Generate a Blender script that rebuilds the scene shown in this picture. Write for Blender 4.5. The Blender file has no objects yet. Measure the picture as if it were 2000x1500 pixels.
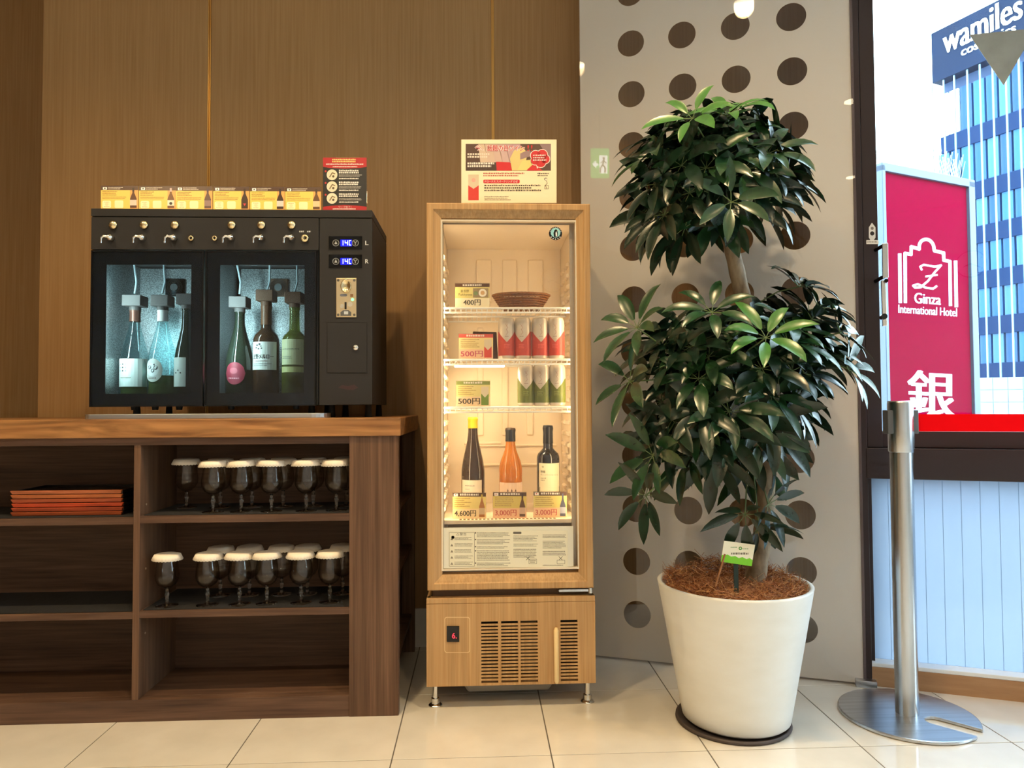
import bpy, bmesh, math, random
from math import sin, cos, pi, radians, asin, sqrt, atan2
from mathutils import Vector, Matrix
random.seed(7)
S = bpy.context.scene
COL = S.collection

# ------------------------------------------------------------------ camera
F = 1400.0
EYE = 0.86
YAW, PITCH, ROLL = radians(2.6), radians(1.8), radians(0.34)
CAM = Vector((0, 0, EYE))
fw = Vector((sin(YAW) * cos(PITCH), cos(YAW) * cos(PITCH), sin(PITCH)))
rt0 = Vector((cos(YAW), -sin(YAW), 0)); up0 = rt0.cross(fw)
rt = rt0 * cos(ROLL) - up0 * sin(ROLL)
up = up0 * cos(ROLL) + rt0 * sin(ROLL)
cd = bpy.data.cameras.new('camera'); cd.sensor_fit = 'HORIZONTAL'; cd.sensor_width = 36
cd.lens = F / 2000 * 36; cd.clip_start = 0.02; cd.clip_end = 500
cam = bpy.data.objects.new('camera', cd); COL.objects.link(cam)
M = Matrix((rt, up, -fw)).transposed().to_4x4(); M.translation = CAM
cam.matrix_world = M
S.camera = cam

# ------------------------------------------------------------------ world + view
w = bpy.data.worlds.new('sky'); S.world = w; w.use_nodes = True
bg = w.node_tree.nodes['Background']
bg.inputs[0].default_value = (0.66, 0.85, 1.0, 1); bg.inputs[1].default_value = 13.0
S.view_settings.view_transform = 'Standard'; S.view_settings.look = 'None'
S.view_settings.exposure = 0.0; S.view_settings.gamma = 1.0
S.view_settings.use_curve_mapping = False
LAMP_W = 16.4           # watts of each downlight
LAMP_COL = (1.0, 0.71, 0.36)

# ------------------------------------------------------------------ geometry of sight: a pixel of the photo on a plane of the room
def ray(x, y): return fw + rt * ((x - 1000) / F) + up * ((750 - y) / F)
def onY(x, y, Y): d = ray(x, y); return CAM + d * (Y / d.y)
def onZ(x, y, Z): d = ray(x, y); return CAM + d * ((Z - EYE) / d.z)
def onP(x, y, p0, n): d = ray(x, y); return CAM + d * ((p0 - CAM).dot(n) / d.dot(n))
def pmap(p0, n, d=0.00012):
    p0 = Vector(p0); n = Vector(n).normalized()
    return lambda x, y, l=0: onP(x, y, p0, n) + n * (l * d)
def ymap(Y): return pmap((0, Y, 0), (0, -1, 0))

# ------------------------------------------------------------------ materials
def lin(c):
    r, g, b = (((v / 255) / 12.92 if v / 255 <= .04045 else ((v / 255 + .055) / 1.055) ** 2.4) for v in c)
    return (min(r, .94), min(g * 1.06, .93), min(b * 1.18, .92))     # colours were read under the warm lamps
MATS = {}
def mat(name, c, rough=.5, metal=0.0, emit=0, spec=.5, trans=0, ior=1.45, coat=0, alpha=1):
    if name in MATS: return MATS[name]
    m = bpy.data.materials.new(name); m.use_nodes = True
    b = m.node_tree.nodes['Principled BSDF']; k = lin(c)
    b.inputs['Base Color'].default_value = (*k, 1); b.inputs['Roughness'].default_value = rough
    b.inputs['Metallic'].default_value = metal; b.inputs['Specular IOR Level'].default_value = spec
    b.inputs['Transmission Weight'].default_value = trans; b.inputs['IOR'].default_value = ior
    b.inputs['Coat Weight'].default_value = coat; b.inputs['Coat Roughness'].default_value = .05
    if emit: b.inputs['Emission Color'].default_value = (*k, 1); b.inputs['Emission Strength'].default_value = emit
    MATS[name] = m; return m
def noise_mix(name, c1, c2, scale, rough=.5, detail=6, lo=.3, hi=.7, metal=0, bump=0, coat=0, extra=None, spec=.5, dist=0):
    """two tones mixed by object-space noise stretched by `scale`"""
    if name in MATS: return MATS[name]
    m = mat(name, c1, rough, metal, coat=coat, spec=spec); t = m.node_tree; N = t.nodes; L = t.links; b = N['Principled BSDF']
    tc = N.new('ShaderNodeNewGeometry'); mp = N.new('ShaderNodeMapping'); mp.inputs['Scale'].default_value = scale
    nz = N.new('ShaderNodeTexNoise'); nz.inputs['Scale'].default_value = 1; nz.inputs['Detail'].default_value = detail
    nz.inputs['Distortion'].default_value = dist
    cr = N.new('ShaderNodeValToRGB'); cr.color_ramp.elements[0].position = lo; cr.color_ramp.elements[1].position = hi
    cr.color_ramp.elements[0].color = (*lin(c1), 1); cr.color_ramp.elements[1].color = (*lin(c2), 1)
    L.new(tc.outputs['Position'], mp.inputs[0]); L.new(mp.outputs[0], nz.inputs[0]); L.new(nz.outputs[0], cr.inputs[0])
    out = cr.outputs[0]
    if extra:  # second, broader noise multiplied over it
        mp2 = N.new('ShaderNodeMapping'); mp2.inputs['Scale'].default_value = extra[0]
        n2 = N.new('ShaderNodeTexNoise'); n2.inputs['Scale'].default_value = 1; n2.inputs['Detail'].default_value = 3; n2.inputs['Distortion'].default_value = extra[3] if len(extra) > 3 else 0
        c2r = N.new('ShaderNodeValToRGB'); c2r.color_ramp.elements[0].position = .35; c2r.color_ramp.elements[1].position = .65
        c2r.color_ramp.elements[0].color = (extra[1],) * 3 + (1,); c2r.color_ramp.elements[1].color = (extra[2],) * 3 + (1,)
        mx = N.new('ShaderNodeMix'); mx.data_type = 'RGBA'; mx.blend_type = 'MULTIPLY'; mx.inputs[0].default_value = 1
        L.new(tc.outputs['Position'], mp2.inputs[0]); L.new(mp2.outputs[0], n2.inputs[0]); L.new(n2.outputs[0], c2r.inputs[0])
        L.new(out, mx.inputs[6]); L.new(c2r.outputs[0], mx.inputs[7]); out = mx.outputs[2]
    L.new(out, b.inputs['Base Color'])
    if bump:
        bp = N.new('ShaderNodeBump'); bp.inputs['Strength'].default_value = bump; bp.inputs['Distance'].default_value = .002
        L.new(nz.outputs[0], bp.inputs['Height']); L.new(bp.outputs[0], b.inputs['Normal'])
    return m
def pane_mat(name, tint=(255, 255, 255), refl=1.0, rough=0.0):
    """thin clear sheet: sees through, mirrors by fresnel"""
    if name in MATS: return MATS[name]
    m = bpy.data.materials.new(name); m.use_nodes = True; t = m.node_tree; N = t.nodes; L = t.links
    N.remove(N['Principled BSDF']); o = N['Material Output']
    tr = N.new('ShaderNodeBsdfTransparent'); tr.inputs[0].default_value = (*lin(tint), 1)
    gl = N.new('ShaderNodeBsdfGlossy'); gl.inputs['Roughness'].default_value = rough; gl.inputs[0].default_value = (refl,) * 3 + (1,)
    fr = N.new('ShaderNodeFresnel'); ge = N.new('ShaderNodeNewGeometry'); mr = N.new('ShaderNodeMapRange')
    mr.inputs['To Min'].default_value = 1.45; mr.inputs['To Max'].default_value = 1 / 1.45      # same mirror strength on both faces of the thin sheet
    L.new(ge.outputs['Backfacing'], mr.inputs['Value']); L.new(mr.outputs[0], fr.inputs[0])
    mx = N.new('ShaderNodeMixShader'); L.new(fr.outputs[0], mx.inputs[0]); L.new(tr.outputs[0], mx.inputs[1]); L.new(gl.outputs[0], mx.inputs[2])
    L.new(mx.outputs[0], o.inputs[0]); MATS[name] = m; return m
def frosted_mat(name, c, transl, rough=.35, clear=0.0, gloss=.04):
    if name in MATS: return MATS[name]
    m = bpy.data.materials.new(name); m.use_nodes = True; t = m.node_tree; N = t.nodes; L = t.links
    N.remove(N['Principled BSDF']); o = N['Material Output']; k = (*lin(c), 1)
    df = N.new('ShaderNodeBsdfDiffuse'); df.inputs[0].default_value = k
    tl = N.new('ShaderNodeBsdfTranslucent'); tl.inputs[0].default_value = k
    m1 = N.new('ShaderNodeMixShader'); m1.inputs[0].default_value = transl; L.new(df.outputs[0], m1.inputs[1]); L.new(tl.outputs[0], m1.inputs[2])
    last = m1
    if clear:
        tr = N.new('ShaderNodeBsdfTransparent'); m2 = N.new('ShaderNodeMixShader'); m2.inputs[0].default_value = clear
        L.new(last.outputs[0], m2.inputs[1]); L.new(tr.outputs[0], m2.inputs[2]); last = m2
    gl = N.new('ShaderNodeBsdfGlossy'); gl.inputs['Roughness'].default_value = rough
    m3 = N.new('ShaderNodeMixShader'); m3.inputs[0].default_value = gloss
    L.new(last.outputs[0], m3.inputs[1]); L.new(gl.outputs[0], m3.inputs[2]); L.new(m3.outputs[0], o.inputs[0])
    MATS[name] = m; return m

M_wall = noise_mix('wall veneer', (164, 126, 82), (148, 110, 66), (140, 140, 3), .42, lo=.3, hi=.75, extra=((1.2, 1.2, .25), .92, 1.04), spec=.35)
M_gold = mat('brass', (196, 150, 84), .28, 1)
M_oak = noise_mix('light oak laminate', (198, 158, 108), (170, 126, 78), (230, 230, 4.5), .5, lo=.25, hi=.8, extra=((55, 55, 1.2), .84, 1.05), spec=.4)
M_walnut_h = noise_mix('dark walnut lying grain', (108, 80, 62), (76, 54, 42), (5, 60, 130), .5, lo=.28, hi=.75, extra=((1.5, 10, 16), .72, 1.1, 1.5), spec=.3)
M_walnut_v = noise_mix('dark walnut standing grain', (118, 88, 66), (82, 58, 44), (170, 60, 4), .5, lo=.25, hi=.8, extra=((34, 10, 1.0), .72, 1.1, 1.0), spec=.3)
M_top = noise_mix('oiled walnut top', (176, 124, 74), (124, 80, 46), (4, 10, 60), .35, lo=.3, hi=.75, extra=((3, 6, 26), .66, 1.1, 2.5), spec=.45)
M_tile = noise_mix('polished cream tile', (220, 210, 192), (210, 200, 182), (9, 9, 9), .07, lo=.3, hi=.7, spec=.75, coat=.7)
M_grout = mat('grey grout', (96, 88, 78), .8)
M_white = mat('white plaster', (228, 218, 202), .7)
M_black = noise_mix('black powder coat', (46, 44, 42), (40, 38, 37), (900, 900, 900), .55, bump=.05, spec=.35)
M_gblack = mat('gloss black', (6, 6, 8), .08)
M_dark = mat('dark void', (9, 9, 10), .7)
M_steel = noise_mix('brushed steel', (205, 203, 198), (178, 176, 171), (40, 40, 3), .26, metal=1)
M_steel_f = noise_mix('brushed steel plate', (205, 205, 203), (182, 182, 180), (3, 90, 90), .3, metal=1)
M_chrome = mat('chrome', (225, 220, 210), .12, 1)
M_galv = noise_mix('galvanised sheet', (188, 190, 182), (122, 124, 120), (340, 340, 340), .4, detail=2, lo=.42, hi=.58, metal=.7)
M_glass = mat('drinking glass', (255, 255, 255), 0, trans=1, ior=1.45)
M_paper = mat('paper white', (240, 230, 214), .8)
M_lid = mat('embossed paper', (238, 224, 202), .85)
M_mat = noise_mix('ribbed rubber mat', (34, 34, 36), (22, 22, 24), (260, 8, 8), .8)
M_liner = mat('cream plastic liner', (248, 226, 192), .4)
M_wire = mat('white coated wire', (240, 236, 224), .35)
M_frame = mat('bronze aluminium', (48, 38, 38), .38, .35)
M_frame2 = mat('bronze aluminium light', (92, 78, 78), .38, .35)
M_pane = pane_mat('window glass', (244, 252, 252))
M_pane_f = pane_mat('cabinet glass', (252, 252, 248), .8)
M_pane_t = pane_mat('smoked glass', (212, 218, 218), .8)
M_acryl = pane_mat('clear acrylic', (250, 250, 250), .8)

# ------------------------------------------------------------------ mesh builder
LOC = {}
class MB:
    def __init__(s): s.v = []; s.f = []; s.m = []; s.s = []
    def add(s, vs, fs, mi=0, sm=False):
        o = len(s.v); s.v += [Vector(p) for p in vs]
        for f in fs: s.f.append([o + i for i in f]); s.m.append(mi); s.s.append(sm)
        return s
    def box(s, a, b, mi=0):
        (x0, y0, z0), (x1, y1, z1) = a, b
        return s.hexa([(x0, y0, z0), (x1, y0, z0), (x1, y1, z0), (x0, y1, z0), (x0, y0, z1), (x1, y0, z1), (x1, y1, z1), (x0, y1, z1)], mi)
    def hexa(s, p, mi=0):
        return s.add(p, [(0, 3, 2, 1), (4, 5, 6, 7), (0, 1, 5, 4), (1, 2, 6, 5), (2, 3, 7, 6), (3, 0, 4, 7)], mi)
    def fbox(s, fr, a, b, mi=0):
        O, U, V, W = fr
        P = lambda q: O + U * q[0] + V * q[1] + W * q[2]
        (x0, y0, z0), (x1, y1, z1) = a, b
        return s.hexa([P(q) for q in [(x0, y0, z0), (x1, y0, z0), (x1, y1, z0), (x0, y1, z0), (x0, y0, z1), (x1, y0, z1), (x1, y1, z1), (x0, y1, z1)]], mi)
    def slab(s, mp, x0, y0, x1, y1, t, mi=0, l=0, d=.00012):
        """sheet whose front face fills a pixel rectangle on a plane, thickness t behind it"""
        fr = [mp(x0, y1, l), mp(x1, y1, l), mp(x1, y0, l), mp(x0, y0, l)]
        k = l - t / d
        bk = [p + (mp(x0, y0, k) - mp(x0, y0, l)) for p in fr]
        return s.add(fr + bk, [(0, 1, 2, 3), (7, 6, 5, 4), (0, 4, 5, 1), (1, 5, 6, 2), (2, 6, 7, 3), (3, 7, 4, 0)], mi)
    def cyl(s, p0, p1, r0, r1=None, n=16, mi=0, caps=True):
        p0 = Vector(p0); p1 = Vector(p1); r1 = r0 if r1 is None else r1
        d = (p1 - p0).normalized(); a = d.orthogonal().normalized(); b = d.cross(a)
        vs = [p + (a * cos(2 * pi * i / n) + b * sin(2 * pi * i / n)) * r for p, r in ((p0, r0), (p1, r1)) for i in range(n)]
        s.add(vs, [(i, (i + 1) % n, n + (i + 1) % n, n + i) for i in range(n)], mi, True)
        if caps: s.add(vs[:n], [tuple(range(n))[::-1]], mi); s.add(vs[n:], [tuple(range(n))], mi)
        return s
    def tube(s, pts, r, n=6, mi=0):
        pts = [Vector(p) for p in pts]; R = r if isinstance(r, (list, tuple)) else [r] * len(pts); vs = []; a = None
        for i, p in enumerate(pts):
            d = (pts[min(i + 1, len(pts) - 1)] - pts[max(i - 1, 0)]).normalized()
            a = d.orthogonal().normalized() if a is None else (a - d * a.dot(d)).normalized()
            b = d.cross(a); vs += [p + (a * cos(2 * pi * k / n) + b * sin(2 * pi * k / n)) * R[i] for k in range(n)]
        fs = [(i * n + k, i * n + (k + 1) % n, (i + 1) * n + (k + 1) % n, (i + 1) * n + k) for i in range(len(pts) - 1) for k in range(n)]
        s.add(vs, fs, mi, True); s.add(vs[:n], [tuple(range(n))[::-1]], mi); s.add(vs[-n:], [tuple(range(n))], mi); return s
    def lathe(s, prof, c=(0, 0, 0), n=32, mi=0, sx=1, sy=1, wob=None):
        c = Vector(c); vs = []; rows = []
        for j, (r, z) in enumerate(prof):
            if r < 1e-6: rows.append([len(vs)]); vs.append(c + Vector((0, 0, z)))
            else:
                rows.append(list(range(len(vs), len(vs) + n)))
                for i in range(n):
                    t = 2 * pi * i / n; rr, zz = (r, z) if wob is None else wob(j, i, r, z)
                    vs.append(c + Vector((rr * cos(t) * sx, rr * sin(t) * sy, zz)))
        fs = []
        for A, B in zip(rows, rows[1:]):
            for i in range(n):
                k = (i + 1) % n
                if len(A) == 1 and len(B) == 1: continue
                if len(A) == 1: fs.append((A[0], B[k], B[i]))
                elif len(B) == 1: fs.append((A[i], A[k], B[0]))
                else: fs.append((A[i], A[k], B[k], B[i]))
        return s.add(vs, fs, mi, True)
    def prism(s, poly, off, mi=0):
        n = len(poly); a = [Vector(p) for p in poly]; off = Vector(off)
        s.add(a + [p + off for p in a], [tuple(range(n)), tuple(range(2 * n - 1, n - 1, -1))] + [(i, i + n, (i + 1) % n + n, (i + 1) % n) for i in range(n)], mi)
        return s
    def build(s, name, mats, parent=None, bevel=0, seg=2):
        me = bpy.data.meshes.new(name); L = LOC.get(parent.name, Vector()) if parent else Vector()
        me.from_pydata([p - L for p in s.v], [], s.f)
        for m in (mats if isinstance(mats, (list, tuple)) else [mats]): me.materials.append(m)
        me.polygons.foreach_set('material_index', s.m); me.polygons.foreach_set('use_smooth', s.s); me.update()
        bm = bmesh.new(); bm.from_mesh(me); bmesh.ops.recalc_face_normals(bm, faces=bm.faces); bm.to_mesh(me); bm.free()
        o = bpy.data.objects.new(name, me); COL.objects.link(o)
        if parent: o.parent = parent; LOC[o.name] = L
        if bevel:
            b = o.modifiers.new('bevel', 'BEVEL'); b.width = bevel; b.segments = seg; b.limit_method = 'ANGLE'; b.angle_limit = radians(40)
        return o
def thing(name, label, cat, loc=(0, 0, 0), group=None):
    o = bpy.data.objects.new(name, None); COL.objects.link(o); o.location = loc; o.empty_display_size = .05
    LOC[o.name] = Vector(loc); return tag(o, label, cat, group)
def tag(o, label, cat, group=None):
    o['label'] = label; o['category'] = cat
    if group: o['group'] = group
    return o
def struct(o, label=None):
    o['kind'] = 'structure'
    if label: o['label'] = label
    return o
def dup(root, loc, label, rz=0):
    r = root.copy(); COL.objects.link(r); r.location = loc; r.rotation_euler = (0, 0, rz); r['label'] = label
    for ch in list(root.children):
        c = ch.copy(); COL.objects.link(c); c.parent = r
        for g in list(ch.children): d = g.copy(); COL.objects.link(d); d.parent = c
    return r

# ------------------------------------------------------------------ flat print
TXT = {}
def text2d(t):
    if t in TXT: return TXT[t]
    cu = bpy.data.curves.new('t', 'FONT'); cu.body = t; cu.size = 1; cu.resolution_u = 3
    ob = bpy.data.objects.new('t', cu); COL.objects.link(ob)
    dg = bpy.context.evaluated_depsgraph_get(); me = bpy.data.meshes.new_from_object(ob.evaluated_get(dg))
    vs = [(v.co.x, v.co.y) for v in me.vertices]; fs = [tuple(p.vertices) for p in me.polygons]
    bpy.data.objects.remove(ob); bpy.data.curves.remove(cu); bpy.data.meshes.remove(me)
    TXT[t] = (vs, fs); return TXT[t]
class Print:
    """ink on a surface; coordinates are in the map's pixels, y down; layer l lifts it"""
    def __init__(s, mp, rough=.5): s.mp = mp; s.mb = MB(); s.cols = {}; s.rough = rough
    def ci(s, c):
        if c not in s.cols: s.cols[c] = len(s.cols)
        return s.cols[c]
    def poly(s, pts, c, l=1): s.mb.add([s.mp(x, y, l) for x, y in pts], [tuple(range(len(pts)))], s.ci(c)); return s
    def rect(s, x0, y0, x1, y1, c, l=1, nx=1):
        for i in range(nx):
            a = x0 + (x1 - x0) * i / nx; b = x0 + (x1 - x0) * (i + 1) / nx
            s.poly([(a, y1), (b, y1), (b, y0), (a, y0)], c, l)
        return s
    def rrect(s, x0, y0, x1, y1, r, c, l=1):
        p = []
        for cx, cy, a0 in ((x1 - r, y1 - r, 0), (x0 + r, y1 - r, 90), (x0 + r, y0 + r, 180), (x1 - r, y0 + r, 270)):
            p += [(cx + r * cos(radians(a0 + k * 22.5)), cy + r * sin(radians(a0 + k * 22.5))) for k in range(5)]
        return s.poly(p, c, l)
    def circ(s, cx, cy, r, c, l=1, n=20, ry=None):
        return s.poly([(cx + r * cos(2 * pi * i / n), cy + (ry or r) * sin(2 * pi * i / n)) for i in range(n)], c, l)
    def disc(s, cx, cy, rx, ry, c, l=1, n=14):
        for i in range(n):
            a, b = -1 + 2 * i / n, -1 + 2 * (i + 1) / n; ha, hb = sqrt(max(0, 1 - a * a)) * ry, sqrt(max(0, 1 - b * b)) * ry
            s.poly([(cx + a * rx, cy + ha), (cx + b * rx, cy + hb), (cx + b * rx, cy - hb), (cx + a * rx, cy - ha)], c, l)
        return s
    def line(s, pts, wd, c, l=1):
        for (x0, y0), (x1, y1) in zip(pts, pts[1:]):
            d = sqrt((x1 - x0) ** 2 + (y1 - y0) ** 2) or 1; nx, ny = -(y1 - y0) / d * wd / 2, (x1 - x0) / d * wd / 2
            ex, ey = (x1 - x0) / d * wd * .3, (y1 - y0) / d * wd * .3
            s.poly([(x0 + nx - ex, y0 + ny - ey), (x1 + nx + ex, y1 + ny + ey), (x1 - nx + ex, y1 - ny + ey), (x0 - nx - ex, y0 - ny - ey)], c, l)
        return s
    def frame(s, x0, y0, x1, y1, wd, c, l=1): return s.line([(x0, y0), (x1, y0), (x1, y1), (x0, y1), (x0, y0)], wd, c, l)
    def text(s, t, x0, y0, x1, y1, c, l=2, shear=None, bold=0):
        vs, fs = text2d(t)
        if not vs: return s
        a = min(v[0] for v in vs); b = max(v[0] for v in vs); lo = min(v[1] for v in vs); hi = max(v[1] for v in vs)
        for ox in ((-bold, 0, bold) if bold else (0,)):
            q = []
            for x, y in vs:
                u = (x - a) / (b - a or 1); v = (y - lo) / (hi - lo or 1)
                X = x0 + (x1 - x0) * u + ox; Y = y1 + (y0 - y1) * v
                if shear: Y += shear * u
                q.append(s.mp(X, Y, l + .1 * (ox > 0) + .2 * (ox < 0)))
            s.mb.add(q, fs, s.ci(c))
        return s
    def lines(s, x0, y0, x1, y1, rows, c, l=2, fill=.6, short=.4):
        """rows of small illegible characters"""
        h = (y1 - y0) / rows; rg = random.Random(int(x0 * 7 + y0 * 13 + rows))
        for r in range(rows):
            x = x0; end = x0 + (x1 - x0) * (1 - short * rg.random() * (r % 2 or .4)); yy = y0 + r * h
            while x < end:
                wd = h * fill * rg.uniform(.5, 1.1)
                s.rect(x, yy + h * .15 * rg.random(), min(x + wd, end), yy + h * fill, c, l); x += wd + h * .22
        return s
    def build(s, name, parent=None):
        ms = [mat('ink %02x%02x%02x' % c if s.rough == .5 else 'ink gloss %02x%02x%02x' % c, c, s.rough) for c in s.cols]
        o = s.mb.build(name, ms, parent); return o
ORD = ['first', 'second', 'third', 'fourth', 'fifth', 'sixth', 'seventh', 'eighth']

# ================================================================== THE SETTING
WALL_Y = 2.62
CEIL = 2.75
XL = onY(79, 400, WALL_Y).x            # left end of the veneered wall
PAN_A = Vector((0.395, 2.47, 0)); PAN_B = Vector((1.165, 2.175, 0))
PU = (PAN_B - PAN_A).normalized(); PN = Vector((PU.y, -PU.x, 0))      # towards the room
if PN.y > 0: PN = -PN
panmap = pmap(PAN_A, PN)
W0 = onZ(1690, 1338, 0); W0.z = 0; _w = onZ(2000, 1372, 0) - W0; WA = atan2(-_w.y, _w.x)      # the window's foot on the floor
WU = Vector((cos(WA), -sin(WA), 0)); WN = Vector((-sin(WA), -cos(WA), 0))   # WN towards the room
winmap = pmap(W0, WN)
def wu(x, y): return (winmap(x, y) - W0).dot(WU)
def wz(x, y): return winmap(x, y).z
WFR = (W0, WU, Vector((0, 0, 1)), WN)   # frame: along, up, towards the room
W_LEN = 3.0
W_END = W0 + WU * W_LEN

# floor: grout bed and one tile after another
T = 0.391; X_OFF = 0.173; Y_OFF = 1.79; G = .003
fl = MB(); fl.box((-4, -3.2, -.06), (4.2, 3.2, -.0012)); floor = struct(fl.build('floor', M_grout))
tm = MB(); tm.box((G / 2, G / 2, -.012), (T - G / 2, T - G / 2, 0)); proto = tm.build('tile', M_tile, floor, bevel=.0006, seg=1)
first = True
for j in range(-3, 3):
    for i in range(-6, 7):
        x = X_OFF + i * T; y = Y_OFF + j * T
        if x + T < -2.4 or x > 2.5: continue
        if first: o = proto; first = False
        else: o = proto.copy(); COL.objects.link(o)
        o.location = (x, y, 0)
# the far floor behind the camera, out of view: one sheet of the same tile
fb = MB(); fb.box((-4, -3.2, -.02), (4.2, Y_OFF - 3 * T - G, 0)); fb.build('floor_field', M_tile, floor)

wb = MB(); wb.box((XL, WALL_Y + .012, 0), (1.27, WALL_Y + .1, CEIL)); wall_back = struct(wb.build('wall_back', M_dark))
g1 = onY(408.5, 200, WALL_Y).x; g2 = onY(962.5, 150, WALL_Y).x; gw = .0105
for a, b in ((XL, g1 - gw / 2), (g1 + gw / 2, g2 - gw / 2), (g2 + gw / 2, 1.25)):
    p = MB(); p.box((a, WALL_Y, .135), (b, WALL_Y + .014, CEIL)); p.build('veneer_panel', M_wall, wall_back, bevel=.0015)
for g in (g1, g2):
    p = MB()
    for k in (-.0034, .0034): p.box((g + k - .0016, WALL_Y - .001, .135), (g + k + .0016, WALL_Y + .012, CEIL))
    p.box((g - gw / 2, WALL_Y + .004, .135), (g + gw / 2, WALL_Y + .013, CEIL)); p.build('brass_inlay', M_gold, wall_back)
b_ = MB(); b_.box((XL, WALL_Y - .008, 0), (1.25, WALL_Y + .012, .135)); struct(b_.build('baseboard_back', M_white))
# wall left of the veneer, set back deep so it falls darker
wl = MB(); wl.box((-4, WALL_Y + .5, 0), (XL, WALL_Y + .56, CEIL)); wl.box((XL, WALL_Y + .1, 0), (XL + .06, WALL_Y + .56, CEIL)); struct(wl.build('wall_recess', M_wall))
# room behind the camera
rm = MB(); rm.box((-4.1, -3.3, 0), (-4, 3.2, CEIL)); struct(rm.build('wall_left', M_wall))
rm = MB(); rm.box((-4.1, -3.3, 0), (4.3, -3.2, CEIL)); struct(rm.build('wall_front', M_white))
rm = MB(); rm.box((W_END.x, -3.3, 0), (W_END.x + .1, W_END.y + .1, .35)); rm.box((W_END.x, -3.3, .35), (W_END.x + .1, W_END.y - .86, CEIL)); struct(rm.build('wall_right', M_white))
# the glazing goes on along the right side of the room, out of view
w2 = bpy.data.objects.new('window_2', None); COL.objects.link(w2); w2.location = (W_END.x, W_END.y, .35); LOC['window_2'] = Vector((W_END.x, W_END.y, .35)); struct(w2, 'bronze-framed shopfront glazing along the right side of the room')
for k in range(2):
    yy = W_END.y - .06 - k * .74; p = MB(); p.box((W_END.x + .01, yy - .03, .35), (W_END.x + .08, yy + .03, CEIL)); p.build('mullion', M_frame, w2)
for za_, zb2 in ((.35, .42), (CEIL - .08, CEIL)):
    p = MB(); p.box((W_END.x + .012, W_END.y - .86, za_), (W_END.x + .078, W_END.y, zb2)); p.build('rail', M_frame, w2)
for k in range(1):
    yy = W_END.y - .06 - k * .74; p = MB(); p.box((W_END.x + .04, yy - .74 + .03, .42), (W_END.x + .046, yy - .03, CEIL - .08)); p.build('pane', M_pane, w2)
ce = MB(); ce.prism([(-4.1, -3.3, CEIL), (4.3, -3.3, CEIL), (4.3, W_END.y, CEIL), (1.27, 2.2, CEIL), (1.27, 3.25, CEIL), (-4.1, 3.25, CEIL)], (0, 0, .1)); struct(ce.build('ceiling', M_white))
# short return between the veneered wall and the window
rv = MB(); rv.box((1.25, 2.27, 0), (1.27, WALL_Y + .02, CEIL)); struct(rv.build('wall_return', M_white))

# ---- ceiling downlights
def downlight(x, y, label, watts=None):
    t = thing('ceiling_downlight', label, 'downlight', (x, y, CEIL))
    r = MB(); r.lathe([(.062, 0), (.062, -.006), (.05, -.006), (.046, -.001), (.046, 0)], (x, y, CEIL), 24); r.build('trim_ring', M_white, t)
    d = MB(); d.cyl((x, y, CEIL - .0035), (x, y, CEIL - .001), .045, n=24); d.build('lamp_face', mat('lamp glow', (255, 226, 180), emit=22), t)
    l = bpy.data.lights.new('downlight_beam', 'SPOT'); l.energy = watts or LAMP_W * 4; l.color = LAMP_COL; l.spot_size = radians(135); l.spot_blend = .9; l.shadow_soft_size = .045
    o = bpy.data.objects.new('downlight_beam', l); COL.objects.link(o); o.parent = t; o.location = (0, 0, -.02)
for i, (x, y) in enumerate([(-1.5, 1.3), (-.45, 1.3), (.5, 1.3), (1.25, 1.1), (-2.0, -.2), (-.7, -.2), (.6, -.2), (1.8, -.2), (-1.4, -1.8), (.2, -1.8), (1.8, -1.8)]):
    downlight(x, y, watts=LAMP_W * (.5 if x > 1.1 and y > 1 else 1.2 if x > 1.5 else 5.0 if y > 1 else 3.9 if y > -1 else 6.5), label='round warm ceiling downlight, ' + ('row nearest the veneered wall' if y > 1 else 'middle row of the ceiling' if y > -1 else 'row farthest from the veneered wall') + ', %s from the left' % ORD[[0, 1, 2, 3, 0, 1, 2, 3, 0, 1, 2][i]])

# ---- dotted frosted glass panel
t = thing('frosted_panel', 'tall frosted glass panel with rows of clear round dots behind the plant', 'panel', PAN_A)
pl = (panmap(1139, 800) - PAN_A).dot(PU); pr = (panmap(1674, 600) - PAN_A).dot(PU)
HZ = 2.72
bm = bmesh.new()
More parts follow.
